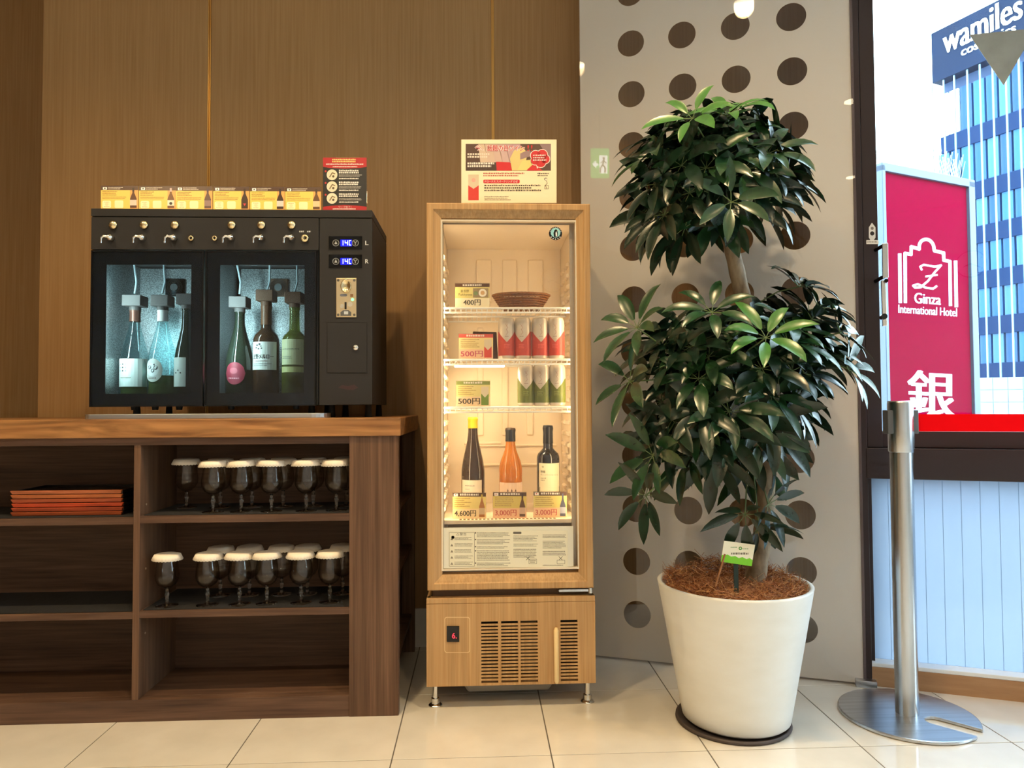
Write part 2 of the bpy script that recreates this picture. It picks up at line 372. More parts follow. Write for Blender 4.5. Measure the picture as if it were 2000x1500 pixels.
# dot lattice, measured on the panel plane
d00 = panmap(1233, 184); d03 = panmap(1547, 137); d01 = panmap(1236, 585)
ux = ((d03 - PAN_A).dot(PU) - (d00 - PAN_A).dot(PU)) / 3; uz = (d00.z - d01.z) / 4
u0 = (d00 - PAN_A).dot(PU); z0 = d00.z
R_DOT = 0.0455
holes = [(u0 + ux * i, z0 - uz * j) for i in range(4) for j in range(-7, 12) if .08 < z0 - uz * j < HZ - .05]
sheet = MB()
def Pp(u, z, o=0): return PAN_A + PU * u + Vector((0, 0, z)) + PN * o
us = sorted([pl] + [u0 + ux * (i + k) for i in range(4) for k in (-.5, .5)][0:1] + [u0 + ux * (i + .5) for i in range(4)] + [pr])
zs = sorted({round(z0 - uz * (j + .5), 6) for j in range(-8, 12) if .012 < z0 - uz * (j + .5) < HZ} | {.006, HZ})
for ci in range(len(us) - 1):
    for ri in range(len(zs) - 1):
        a, b, c, d = us[ci], us[ci + 1], zs[ri], zs[ri + 1]
        h = [q for q in holes if a < q[0] < b and c < q[1] - R_DOT * .9 and q[1] + R_DOT * .9 < d]
        if not h: sheet.add([Pp(a, c), Pp(b, c), Pp(b, d), Pp(a, d)], [(0, 1, 2, 3)]); continue
        (hx, hz) = h[0]; n = 32; ring = [(hx + R_DOT * cos(2 * pi * k / n), hz + R_DOT * sin(2 * pi * k / n)) for k in range(n)]; out = []
        for k in range(n):
            dx, dz = cos(2 * pi * k / n), sin(2 * pi * k / n); s_ = 1e9
            if dx > 1e-9: s_ = min(s_, (b - hx) / dx)
            if dx < -1e-9: s_ = min(s_, (a - hx) / dx)
            if dz > 1e-9: s_ = min(s_, (d - hz) / dz)
            if dz < -1e-9: s_ = min(s_, (c - hz) / dz)
            out.append((hx + dx * s_, hz + dz * s_))
        vs = [Pp(*q) for q in ring] + [Pp(*q) for q in out]
        sheet.add(vs, [(k, (k + 1) % n, n + (k + 1) % n, n + k) for k in range(n)])
        for cx_, cz_ in ((a, c), (b, c), (b, d), (a, d)):   # square the corners
            ks = sorted(range(n), key=lambda k: (out[k][0] - cx_) ** 2 + (out[k][1] - cz_) ** 2)[:6]
            e1 = [k for k in ks if abs(out[k][0] - cx_) < 1e-6]; e2 = [k for k in ks if abs(out[k][1] - cz_) < 1e-6]
            if e1 and e2:
                k1 = min(e1, key=lambda k: abs(out[k][1] - cz_)); k2 = min(e2, key=lambda k: abs(out[k][0] - cx_))
                if k1 != k2: sheet.add([Pp(*out[k1]), Pp(cx_, cz_), Pp(*out[k2])], [(0, 1, 2)])
bm.free()
sheet.build('frosted_film', frosted_mat('frosted film', (250, 246, 240), .13, .3, 0, .0), t)
g = MB(); g.fbox((PAN_A, PU, Vector((0, 0, 1)), PN), (pl, .006, .0015), (pr, HZ, .0095)); g.build('glass_sheet', M_pane_f, t)
g = MB(); uu = (panmap(1690, 1338) - PAN_A).dot(PU); g.fbox((PAN_A, PU, Vector((0, 0, 1)), PN), (uu - .028, 0, -.01), (uu + .03, .021, .022)); g.build('floor_shoe', M_steel_f, t, bevel=.001)

# ---- window: stiles, rails, panes, sill
zt = CEIL
win = bpy.data.objects.new('window_1', None); COL.objects.link(win); win.location = W0; LOC['window_1'] = W0.copy(); struct(win, 'tall bronze-framed window with clear upper pane and frosted lower pane')
uj0, uj1, us1 = wu(1668, 600), wu(1688, 600), wu(1719, 600)
zr1, zr2, zr3 = wz(1850, 843), wz(1850, 876), wz(1850, 938)
z_sill = wz(1850, 1309)
p = MB(); p.fbox(WFR, (uj0 + .002, 0, -.10), (uj1, zt, .004)); p.build('jamb', M_frame, win, bevel=.002)
p = MB(); p.fbox(WFR, (uj0 + .004, 0, .004), (uj0 + .012, zt, .008)); p.build('jamb_edge', M_frame2, win, bevel=.001)
p = MB(); p.fbox(WFR, (uj1 + .001, zr2, -.075), (us1, zt, -.008)); p.build('stile', M_frame, win, bevel=.002)
p = MB(); p.fbox(WFR, (us1, zr2, -.07), (W_LEN, zr1, -.02)); p.build('sash_rail', M_frame, win, bevel=.002)
p = MB(); p.fbox(WFR, (uj1 - .004, zr3, -.10), (W_LEN, zr2 - .001, .006)); p.build('transom', M_frame, win, bevel=.002)
p = MB(); p.fbox(WFR, (1.35, zr2, -.075), (1.43, zt, -.008)); p.build('stile', M_frame, win, bevel=.002)
p = MB(); p.fbox(WFR, (1.36, z_sill, -.08), (1.42, zr3, -.02)); p.build('mullion', M_frame, win, bevel=.002)
p = MB(); p.fbox(WFR, (uj1, z_sill, -.08), (uj1 + .012, zr3, -.02)); p.build('lower_stile', M_frame, win)
for a, b in ((us1, 1.35), (1.43, W_LEN)):
    p = MB(); p.fbox(WFR, (a - .004, zr1 - .004, -.05), (b + .004, zt, -.043)); p.build('upper_pane', M_pane, win)
M_frost = frosted_mat('frosted window', (152, 160, 164), .8, .25, .12, .05)
nt = M_frost.node_tree
for a, b in ((uj1 + .01, 1.36), (1.42, W_LEN)):
    p = MB(); p.fbox(WFR, (a, z_sill - .004, -.052), (b, zr3 + .004, -.047)); lp = p.build('lower_pane', M_frost, win)
M_sill = mat('sill laminate', (205, 170, 130), .5)
p = MB(); p.fbox(WFR, (uj1 - .004, 0, -.12), (W_LEN, z_sill - .012, 0)); p.build('sill_apron', noise_mix('apron wood', (176, 132, 92), (158, 114, 76), (6, 6, 60), .5), win)
p = MB(); p.fbox(WFR, (uj1 - .002, z_sill - .012, -.12), (W_LEN, z_sill, 0)); p.build('sill', mat('white sill', (226, 224, 218), .4), win, bevel=.002)
# seams of the film on the lower pane
for k in range(1, 11):
    u = uj1 + .012 + k * .0495
    p = MB(); p.fbox(WFR, (u - .0006, z_sill, -.047), (u + .0006, zr3, -.0464)); p.build('film_seam', mat('film seam', (120, 146, 170), .6), win)
# lock escutcheon, label and pull handle on the stile
sm = pmap(W0 - WN * .008, WN)
p = Print(sm); p.poly([(1703, 435), (1710, 444), (1710, 464), (1703, 474), (1697, 464), (1697, 444)], (208, 204, 196), 3).circ(1703.5, 446, 3, (120, 112, 104), 5, 12).circ(1703.5, 456, 4.2, (24, 20, 20), 5, 12).rect(1692, 469, 1716, 477, (226, 220, 208), 4).lines(1694, 471, 1714, 475.5, 1, (120, 110, 100), 6)
p.build('lock_plate', win)
hm = pmap(W0 + WN * .03, WN)
h = MB()
a = hm(1729, 478); b = hm(1730, 540); h.tube([hm(1713, 484) - WN * .035, hm(1724, 480) - WN * .004, hm(1727, 481)], .006, 8, 1); h.tube([hm(1713, 546) - WN * .035, hm(1724, 541) - WN * .004, hm(1727, 541)], .006, 8, 1)
h.fbox((a, (b - a).normalized(), WU, WN), (-.004, -.009, -.006), ((b - a).length + .004, .007, .004), 0)
c = hm(1727, 546); d = hm(1730, 636); h.fbox((c, (d - c).normalized(), WU, WN), (0, -.007, -.02), ((d - c).length, .005, -.008), 0)
h.cyl(hm(1727, 618) - WN * .03, hm(1727, 618) + WN * .002, .009, n=12, mi=1); h.cyl(hm(1731, 548) - WN * .02, hm(1731, 548), .006, n=10, mi=1)
h.build('pull_handle', [M_chrome, M_gblack], win, bevel=.001)
# fire-access triangle stuck on the pane
tr = MB(); gm = pmap(W0 - WN * .0425, WN); pts = [gm(1893, 68), gm(2024, 55), gm(1960, 167)]; tr.prism(pts, WN * .0006)
tag(tr.build('triangle_sticker', noise_mix('sticker back', (150, 150, 140), (136, 136, 126), (20, 20, 20), .35)), 'grey inverted triangle sticker on the upper window pane', 'sticker')

# ================================================================== CABINET AND WORKTOP
CF = 2.04                                   # front plane of the open cabinet
cy = lambda x, y: onY(x, y, CF)
zc = lambda y: cy(480, y).z
CX1 = cy(778, 1100).x; CXP = cy(682, 1100).x; CXD0, CXD1 = cy(259, 1050).x, cy(272, 1050).x
CXL = -2.3
z_u = zc(853.5); z_ro = zc(868)             # underside of top, underside of rail
zs1t, zs1b = zc(1006), zc(1020); zs2t, zs2b = zc(1191), zc(1204); zd = zc(1363)
CB = 2.285                                  # back of the front bays
ct = thing('open_cabinet', 'dark walnut open shelf cabinet standing under the dispenser', 'cabinet', (-1.2, CF, 0))
def cbox(name, a, b, m, bev=.001): q = MB(); q.box(a, b); return q.build(name, m, ct, bevel=bev)
cbox('corner_post', (CXP, CF, 0), (CX1, CF + .03, z_u), M_walnut_v)
CXI = CXP + .072
cbox('post_side', (CXI, CF + .03, 0), (CXI + .018, 2.58, z_u), M_walnut_v)
cbox('plinth', (CXL, CF + .002, 0), (CXP, CF + .03, zd), M_walnut_h)
cbox('top_rail', (CXL, CF + .002, z_ro), (CXP, CF + .03, z_u), M_walnut_h)
cbox('divider', (CXD0, CF + .003, zd), (CXD1, CB, z_ro), M_walnut_v)
cbox('bottom_deck', (CXL, CF + .03, zd - .018), (CXI, CB, zd), M_walnut_h)
cbox('back_panel', (CXL, CB, zd - .018), (CXI, CB + .012, z_u), M_walnut_h)
cbox('underlay', (CXL, CF + .03, z_ro), (CXI, CB, z_u), M_walnut_h)
for zt_, zb_ in ((zs1t, zs1b), (zs2t, zs2b)):
    q = MB(); q.box((CXD1, CF + .004, zb_), (CXP, CF + .03, zt_)); q.box((CXD1, CF + .03, zb_), (CXI, CB, zt_)); q.build('shelf', M_walnut_h, ct)
    cbox('shelf', (CXL, CF + .004, zb_ - .003), (CXD0, CB, zt_ - .003), M_walnut_h)
for z in (.59, .41, .23):
    q = MB(); x = CXD1; q.cyl((x - .0002, 2.08, z), (x + .0012, 2.08, z), .003, n=10)
    q.build('shelf_pin', mat('pin metal', (150, 130, 110), .6), ct)
# side-facing bay at the right end
cbox('end_back', (CXI + .018, 2.56, 0), (CX1 - .002, 2.58, z_u), M_walnut_v)
for z in (.13, .375, .56): cbox('end_shelf', (CXI + .018, CF + .03, z - .012), (CX1 - .012, 2.56, z + .004), M_walnut_h)
q = MB(); q.box((CXL, CF - .008, z_u), (cy(783, 835).x, 2.605, zc(817.5)));
ZT = zc(817.5)
tag(q.build('worktop', M_top, bevel=.0025), 'thick oiled walnut worktop lying across the open cabinet', 'worktop')
def matt(x0, x1, z, label): q = MB(); q.box((x0, CF + .012, z), (x1, CB - .004, z + .0025)); tag(q.build('shelf_mat', M_mat, bevel=.0008), label, 'mat', 'shelf mats')
matt(CXD1 + .006, CXP - .004, zs1t, 'black ribbed mat under the upper row of covered glasses')
matt(CXD1 + .006, CXP - .004, zs2t, 'black ribbed mat under the lower row of covered glasses')
matt(CXL + .5, CXD0 - .006, zs1t - .003, 'black ribbed mat under the stack of wooden trays')
matt(CXL + .5, CXD0 - .006, zs2t - .003, 'black ribbed mat on the empty middle left shelf')

# trays
tx0, tx1 = onY(20, 975, 2.07).x, onY(239, 975, 2.07).x; z = zs1t - .0005 + .0002
tcol = [(196, 92, 48), (184, 78, 44), (206, 78, 40), (182, 86, 48), (206, 112, 58), (190, 104, 62)]
TH = .0128
for k in range(6):
    jx = random.uniform(-.003, .003); jy = random.uniform(0, .008)
    tt = thing('serving_tray', 'wooden serving tray with orange-brown rim, %s' % ('lowest of the stack' if k == 0 else 'top of the stack' if k == 5 else '%s from the bottom of the stack' % ORD[k]), 'tray', ((tx0 + tx1) / 2 + jx, 2.07 + jy, z), 'wooden trays in the cabinet')
    x0, x1, y0, y1 = tx0 + jx, tx1 + jx, 2.07 + jy, 2.235 + jy
    h1 = z + TH - .0022; blk = mat('tray black', (20, 16, 16), .3)  # near-black for base, side and back rims; front rim alone orange-brown
    q = MB(); q.box((x0 + .004, y0 + .006, z), (x1 - .004, y1 - .004, z + .004)); q.build('tray_base', blk, tt)
    q = MB()
    for a_, b_ in (((x0 + .0005, y0 + .0075), (x0 + .008, y1)), ((x1 - .008, y0 + .0075), (x1 - .0005, y1)), ((x0 + .008, y1 - .008), (x1 - .008, y1))): q.box((*a_, z + .0005), (*b_, h1 - .0008))
    q.build('tray_sides', blk, tt)
    q = MB(); q.hexa([(x0 + .005, y0 + .003, z + .0008), (x1 - .005, y0 + .003, z + .0008), (x1 - .004, y0 + .0075, z + .0008), (x0 + .004, y0 + .0075, z + .0008), (x0, y0, h1), (x1, y0, h1), (x1, y0 + .0075, h1), (x0, y0 + .0075, h1)])
    q.build('tray_rim', noise_mix('tray wood %d' % k, tcol[k], tuple(int(v * .8) for v in tcol[k]), (12, 60, 90), .4), tt, bevel=.0008)
    z += TH - .0008

# covered tasting glasses
def glass_proto():
    g = thing('tasting_glass', '', 'glass', (0, 0, 0), 'covered tasting glasses in the cabinet')
    q = MB(); out = [(.0045, .048), (.012, .051), (.024, .060), (.0315, .074), (.0325, .088), (.030, .108), (.0262, .128), (.0245, .143)]
    q.lathe(out + [(.0236, .1432), (.0252, .128), (.029, .108), (.0314, .088), (.0303, .0745), (.023, .0615), (.012, .0535), (0, .0525)], n=28); q.build('bowl', pane_mat('thin glass', (250, 251, 251), .7), g)
    q = MB(); q.lathe([(0, .050), (.0045, .0495), (.0036, .044), (.0048, .036), (.0062, .031), (.0046, .026), (.004, .014), (.0055, .006), (0, .0055)], n=16); q.build('stem', M_glass, g)
    q = MB(); q.lathe([(0, .0062), (.0055, .0062), (.016, .0036), (.0295, .0016), (.030, .0008), (.029, 0), (0, 0)], n=28); q.build('foot', M_glass, g)
    return g
def lid_proto():
    q = MB(); n = 56
    def wob(j, i, r, z):
        s = sin(pi * i * .5 * 1.0) if False else (1 if i % 2 else 0)
        return (r + (.0012 * s if j in (3, 4) else 0), z + (.0022 * s if j in (3, 4) else 0))
    q.lathe([(0, .0185), (.028, .0188), (.035, .017), (.0404, .0015), (.0396, .0012), (.0343, .0158), (.028, .0176), (0, .0172)], n=n, wob=wob)
    o = q.build('paper_glass_cover', M_lid); return tag(o, '', 'glass cover', 'paper covers on the tasting glasses')
gp = glass_proto(); lp_ = lid_proto(); firstg = True
def put_glass(px, Y, zsh, where, s=1.0):
    global firstg
    p = onY(px, 1000 if zsh > .4 else 1180, Y); loc = Vector((p.x, p.y, zsh + .0027))
    la = 'stemmed tasting glass under a paper cover, ' + where; lb = 'white scalloped paper cover on the glass, ' + where
    rz = random.uniform(0, 6)
    if firstg: gp.location = loc; gp['label'] = la; lo = lp_; firstg = False
    else: dup(gp, loc, la, rz); lo = lp_.copy(); COL.objects.link(lo)
    lo['label'] = lb; lo.location = loc + Vector((random.uniform(-.002, .002), random.uniform(-.002, .002), .1432 - .0158)); lo.rotation_euler = (random.uniform(-.03, .03), random.uniform(-.04, .04), rz)
for i, x in enumerate([416, 471, 530, 598, 657]): put_glass(x, 2.087, zs1t, 'upper shelf front row, %s from the left' % ORD[i])
for i, x in enumerate([364, 430, 492, 553, 612, 676]): put_glass(x, 2.183, zs1t, 'upper shelf back row, %s from the left' % ORD[i])
for i, x in enumerate([326, 405, 468, 521, 588, 644]): put_glass(x, 2.087 + i * .002, zs2t, 'lower shelf front row, %s from the left' % ORD[i])
for i, x in enumerate([430, 487, 550, 600, 669]): put_glass(x, 2.19, zs2t, 'lower shelf back row, %s from the left' % ORD[i])

# ================================================================== BOTTLES
def bottle(name, label, px, Y, zb, prof, m, group, H, cap=None, lab=None, stopper=None, liquid=None):
    """prof: (r,z) outer profile in metres for height H; cap (z0,z1,colour); lab: callable printing the label; wall is thin glass"""
    c = onY(px, 700, Y); c.z = zb; R = max(r for r, _ in prof)
    t = thing(name, label, 'bottle', c, group)
    q = MB(); pr = [(0, .004), (R * .82, 0)] + prof + [(0, prof[-1][1])]
    if liquid is None: q.lathe(pr, c, 32)
    else: q.lathe(pr + [(prof[-1][0] - .003, prof[-1][1] - .002)] + [(max(r - .003, .004), zz) for r, zz in prof[::-1]] + [(R - .004, .012), (0, .014)], c, 32) if False else q.lathe(pr, c, 32)
    q.build('bottle_glass', m, t)
    def rad(z):
        for (r0, z0_), (r1, z1_) in zip(prof, prof[1:]):
            if z0_ <= z <= z1_: return r0 + (r1 - r0) * (z - z0_) / (z1_ - z0_ or 1)
        return prof[0][0]
    if liquid:
        q = MB(); lv = liquid[0]; pp = [(0, .008), (R - .004, .008)] + [(rad(.012 + (lv - .012) * k / 12) - .0035, .012 + (lv - .012) * k / 12) for k in range(13)] + [(0, lv)]
        q.lathe(pp, c, 28); q.build('wine', liquid[1], t)
    if cap:
        z0_, z1_, cm = cap; q = MB()
        q.lathe([(rad(z0_ + (z1_ - z0_) * k / 6) + .0009, z0_ + (z1_ - z0_) * k / 6) for k in range(7)] + [(0, z1_ + .0012)], c, 24); q.build('capsule', cm, t)
    if lab:
        def mp(x, y, l=0):   # px around the bottle's axis
            d = onY(x, y, Y - R) - Vector((c.x, 0, 0)); dx = max(-.999, min(.999, (d.x - (onY(px, y, Y - R).x - c.x)) / R)); a = asin(dx)
            rr = R + .0006 + l * .0002
            return Vector((c.x + rr * sin(a), Y - rr * cos(a), d.z))
        pn = Print(mp); lab(pn); pn.build('label_print', t)
    if stopper: 
        q = MB(); w, hgt, zz, sm_ = stopper
        q.box((c.x - w / 2, Y - w / 2, zb + zz), (c.x + w / 2, Y + w / 2, zb + zz + hgt)); q.cyl((c.x, Y, zb + zz - .012), (c.x, Y, zb + zz), .0165, n=20); q.build('pouring_stopper', sm_, t, bevel=.002)
    return t
def prof_flute(R, H, neck=.0142): return [(R, .005), (R, H * .40), (R * .985, H * .45), (R * .86, H * .55), (R * .66, H * .66), (R * .48, H * .76), (neck + .001, H * .84), (neck, H * .96), (neck + .0015, H * .965), (neck + .0015, H * .99), (neck, H)]
def prof_burg(R, H, neck=.0145): return [(R, .005), (R, H * .50), (R * .97, H * .55), (R * .86, H * .61), (R * .66, H * .68), (R * .5, H * .74), (neck + .001, H * .81), (neck, H * .955), (neck + .0015, H * .96), (neck + .0015, H * .99), (neck, H)]
def prof_bord(R, H, neck=.0145): return [(R, .005), (R, H * .60), (R * .985, H * .635), (R * .88, H * .675), (R * .62, H * .71), (R * .45, H * .735), (neck + .001, H * .765), (neck, H * .95), (neck + .0018, H * .955), (neck + .0018, H * .985), (neck, H)]
def tinted(name, c, rough=.03):
    """coloured bottle glass over its dark content"""
    return pane_body(name, c)
def pane_body(name, c, clear=.45):
    if name in MATS: return MATS[name]
    m = mat(name, c, .05); b = m.node_tree.nodes['Principled BSDF']; b.inputs['Transmission Weight'].default_value = clear; b.inputs['IOR'].default_value = 1.08; b.inputs['Specular IOR Level'].default_value = .9
    b.inputs['Coat Weight'].default_value = 1; b.inputs['Coat Roughness'].default_value = .03
    return m
G_clear = pane_mat('clear bottle glass', (226, 238, 234), .9)
G_green = pane_body('olive bottle glass', (112, 118, 40), .6)
G_dkgreen = pane_body('dark green bottle glass', (40, 48, 34), .3)
G_brown = pane_body('brown bottle glass', (64, 40, 22), .25)
G_black = pane_body('black bottle glass', (16, 14, 18), .0)
G_amber = pane_body('dark amber bottle glass', (52, 36, 24), .15)

# ================================================================== WINE DISPENSER
MF = 2.10; MBK = 2.42
mm = ymap(MF)
def mX(x, y=600): return mm(x, y).x
def mZ(y, x=450): return mm(x, y).z
mx0, mxc, mx1 = mX(176), mX(623), mX(727)
mzt, mzl, mzp, mzb = mZ(409), mZ(425), mZ(488), mZ(792)
dp = thing('wine_dispenser', 'black six-bottle coin-operated wine dispenser on the walnut worktop', 'wine dispenser', ((mx0 + mx1) / 2, MF, ZT))
def dbox(name, a, b, m, bev=.0012, par=None): q = MB(); q.box(a, b); return q.build(name, m, par or dp, bevel=bev)
dbox('top_cover', (mx0, MF - .002, mzl + .0015), (mx1, MBK, mzt), M_black)
dbox('control_panel', (mx0, MF, mzp), (mxc - .001, MF + .03, mzl), M_black)
dbox('panel_backing', (mx0, MF + .03, mzp), (mxc - .001, MBK, mzl), M_black)
col = dbox('control_column', (mxc + .001, MF, mzb), (mx1, MBK, mzl), M_black)
dbox('left_side', (mx0, MF + .02, mzb), (mx0 + .012, MBK, mzp), M_black)
mxm0, mxm1 = mX(397), mX(401)
dbox('partition', (mxm0 + .001, MF + .022, mzb), (mxm1 - .001, MBK - .05, mzp), M_galv)
dbox('left_liner', (mx0 + .0125, MF + .03, mzb + .012), (mx0 + .015, MBK - .05, mzp), M_galv)
dbox('floor_pan', (mx0, MF + .02, mzb), (mxc - .001, MBK, mzb + .012), M_dark)
dbox('rear_shell', (mx0, MBK - .012, mzb), (mxc, MBK, mzp), M_black)
dbox('door_post', (mX(617.5), MF + .001, mzb), (mxc - .001, MF + .03, mzp - .001), M_gblack)
def ring_frame(mb, x0, x1, z0, z1, a0, a1, c0, c1, y0, y1, mi=0):
    """rectangular plate with a rectangular opening"""
    mb.box((x0, y0, z0), (a0, y1, z1), mi); mb.box((a1, y0, z0), (x1, y1, z1), mi); mb.box((a0, y0, z0), (a1, y1, c0), mi); mb.box((a0, y0, c1), (a1, y1, z1), mi)
for (a, b, c, d, bx0, bx1) in ((177, 397, 205, 372, 1, 0), (401, 617, 428, 594, 0, 1)):
    x0, x1, z0, z1 = mX(a), mX(b), mZ(793), mZ(490)
    q = MB(); ring_frame(q, x0, x1, z0, z1, mX(c), mX(d), mZ(768), mZ(517), MF + .004, MF + .0075)
    dr = q.build('door', M_gblack, dp)
    q = MB(); q.box((x0, MF, z0), (x1, MF + .0038, z1)); q.build('door_glass', M_pane_t, dr)
    q = MB(); t_ = .0028
    ring_frame(q, x0 - .0005, x1 + .0005, z0 - .0005, z1 + .0005, x0 + t_, x1 - t_, z0 + t_, z1 - t_, MF - .001, MF + .012); q.build('door_edge', mat('door edge', (26, 26, 28), .3, .5), dr)
    # lit compartment
    xa, xb = mX(c) - .03, mX(d) + .03
    dbox('back_plate', (x0 + .012, MBK - .05, mzb + .012), (x1 - .002, MBK - .045, mzp - .003), M_galv)
    sx = mX(c) - .016
    q = MB(); q.box((sx - .004, MF + .012, mzb + .06), (sx + .004, MF + .02, mzp - .03)); ls = q.build('light_strip', mat('led strip', (190, 245, 235), emit=6), dp)
    l = bpy.data.lights.new('compartment_glow', 'AREA'); l.shape = 'RECTANGLE'; l.size = .012; l.size_y = .26; l.energy = 1.5; l.color = (.82, 1.0, .82)
    o = bpy.data.objects.new('compartment_glow', l); COL.objects.link(o); o.parent = dp
    lp0 = Vector((sx, MF + .022, (mzb + mzp) / 2 + .02)); o.location = lp0 - LOC[dp.name]
    o.rotation_euler = (Vector((.10, .25, .0))).to_track_quat('-Z', 'Y').to_euler()
    # circulation fan on the back plate
    fx, fy, fm = (342, 562, M_gblack) if a == 177 else (545, 562, mat('bronze fan', (104, 70, 44), .5))
    fp = onY(fx, fy, MBK - .055); r = .026
    q = MB(); q.box((fp.x - .029, fp.y - .006, fp.z - .029), (fp.x + .029, fp.y + .009, fp.z + .029)); fan = q.build('fan', fm, dp, bevel=.002)
    q = MB(); q.cyl((fp.x, fp.y - .011, fp.z), (fp.x, fp.y - .006, fp.z), .012, n=20); q.build('fan_hub', mat('fan hub', (104, 108, 104), .5), fan)
    q = MB()
    for k in range(4):
        n = 28; rr = .016 + k * .0035; pts = [(fp.x + rr * cos(2 * pi * i / n), fp.y - .0085, fp.z + rr * sin(2 * pi * i / n)) for i in range(n + 1)]; q.tube(pts, .0008, 4)
    q.build('fan_guard', mat('fan guard', (70, 66, 60), .4, .6), fan)
M_btn = mat('warm chrome', (226, 204, 158), .2, 1)
for x, tx_ in zip((222, 282, 342, 453, 511, 570), (217, 279, 340, 452, 511, 570)):
    p = mm(x, 440); q = MB(); q.lathe([(0, .011), (.007, .011), (.0085, .0085), (.0095, .008), (.0118, .006), (.0122, 0), (0, 0)], n=24)
    b = q; b.v = [p + Vector((v.x, -v.z, v.y)) for v in b.v]; bt = b.build('push_button', M_btn, dp)
    p = mm(tx_, 465); q = MB(); q.lathe([(0, .020), (.004, .02), (.0052, .016), (.0075, .014), (.0095, .010), (.0105, .004), (.0105, 0), (0, 0)], n=20); q.v = [p + Vector((v.x, -v.z, v.y)) for v in q.v]; tp = q.build('tap', M_chrome, dp)
    q = MB(); q.tube([p + Vector((0, -.016, 0)), p + Vector((-.011, -.02, .001)), p + Vector((-.0165, -.021, -.004)), p + Vector((-.0175, -.021, -.019))], [.0042, .0038, .0036, .0032], 8); q.build('tap_lever', M_chrome, tp)
for x, r in ((374, .0075), (420, .0075), (596, .0105)):
    p = mm(x, 466); q = MB(); q.lathe([(0, .006), (r * .45, .006), (r * .5, .008), (r, .007), (r * 1.08, 0), (0, 0)], n=20); q.v = [p + Vector((v.x, -v.z, v.y)) for v in q.v]; lk = q.build('key_lock', M_btn, dp)
    q = MB(); q.box((p.x - .001, p.y - .0082, p.z - r * .5), (p.x + .001, p.y - .006, p.z + r * .5)); q.build('keyhole', M_dark, lk)
# drink spouts under the doors and feet
for x in (246, 288, 336, 440, 507, 570):
    p = mm(x, 793); q = MB(); q.cyl((p.x, MF + .05, mzb), (p.x, MF + .05, mzb - .012), .010, .008, n=14); q.build('spout', M_dark, dp)
for x in (250, 600, 640, 733):
    for y in (MF + .06, MBK - .04):
        p = mX(x) if x < 733 else mx1 - .02; q = MB(); q.cyl((p, y, ZT), (p, y, mzb), .011, .009, n=14); q.build('foot', M_dark, dp)
# electronics of the column
def cprint(): return Print(mm)
for y, ch in ((474, 'L'), (510, 'R')):
    q = MB(); q.slab(pmap((0, MF - .002, 0), (0, -1, 0)), 642, y - 13, 707, y + 13, .0025); ds = q.build('temperature_display', M_gblack, dp, bevel=.0006)
    pr = Print(pmap((0, MF - .002, 0), (0, -1, 0)))
    for cx, s_ in ((656, 1), (694, -1)):
        pr.circ(cx, y + .5, 6.6, (150, 150, 148), 2).circ(cx, y + .5, 5.7, (10, 10, 12), 3)
        if s_ == 1: pr.poly([(cx - 3, y + 3), (cx + 3, y + 3), (cx, y - 3.5)], (170, 170, 168), 4)
        else: pr.line([(cx - 3, y - 3), (cx, y + .5), (cx + 3, y - 3)], 1.2, (170, 170, 168), 4).line([(cx, y), (cx, y + 4)], 1.2, (170, 170, 168), 4)
    pr.build('display_icons', ds)
    sc = MB(); sc.slab(pmap((0, MF - .0022, 0), (0, -1, 0)), 665, y - 6, 687, y + 7, .0003); sc.build('display_screen', mat('blue screen', (20, 24, 255), .2, emit=1.6), ds)
    tv = Print(pmap((0, MF - .0026, 0), (0, -1, 0))); W7 = (236, 246, 255); tv.line([(670, y - 4), (670, y + 4.6)], 1.2, W7, 1).line([(674, y - 4), (674, y + .4), (679, y + .4)], 1.2, W7, 1).line([(679, y - 4), (679, y + 4.6)], 1.2, W7, 1).line([(685.5, y - 4), (682, y - 4), (682, y + 4.6), (685.5, y + 4.6)], 1.2, W7, 1); o = tv.build('display_digits', ds); o.data.materials[0] = mat('lit digit', (210, 232, 255), .3, emit=2.2)
    pr = cprint(); pr.text(ch, 713.5, y - 3.5, 719.5, y + 4.5, (196, 194, 188), 2, bold=.25); pr.build('channel_letter', dp)
pr = cprint(); pr.lines(584.5, 450.5, 593.5, 454, 1, (190, 188, 182), 2, .9, 0).lines(600, 450.5, 607, 454, 1, (190, 188, 182), 2, .9, 0); pr.build('switch_lettering', dp)
q = MB(); q.slab(pmap((0, MF - .003, 0), (0, -1, 0)), 656.5, 543, 696, 619.5, .003); ca = q.build('coin_acceptor', mat('champagne metal', (228, 204, 160), .3, .85), dp, bevel=.001)
cm = pmap((0, MF - .003, 0), (0, -1, 0)); q = MB(); p = cm(676, 559); q.lathe([(.0155, 0), (.0155, .004), (.0125, .0055), (.0118, .003), (0, .003)], n=28, sy=1.3); q.v = [p + Vector((v.x, -v.z, v.y)) for v in q.v]; q.build('coin_bezel', M_btn, ca)
pr = Print(cm); pr.rect(674.2, 550, 677.5, 566, (14, 12, 12), 14).rrect(664, 574, 678, 579, 2.4, (110, 112, 118), 2).rect(684, 574, 690, 580, (130, 96, 60), 2).rect(673, 590, 677, 604, (20, 18, 18), 3).circ(668, 598, 4, (176, 170, 156), 2).circ(684, 594, 5, (186, 178, 160), 2).poly([(665, 617), (665, 610), (670, 606), (681, 606), (686, 610), (686, 617)], (92, 92, 90), 2).rect(672, 608, 680, 614, (190, 190, 186), 3)
for cx in (660.5, 692): 
    for cy_ in (547.5, 615): pr.circ(cx, cy_, 2.6, (96, 90, 80), 2, 10)
pr.build('coin_markings', ca)
g_ = Print(cm); g_.circ(688.5, 585, 3, (120, 255, 130), 4, 12); o = g_.build('ready_light', ca); o.data.materials[0] = mat('green led', (110, 255, 130), .3, emit=2.5)
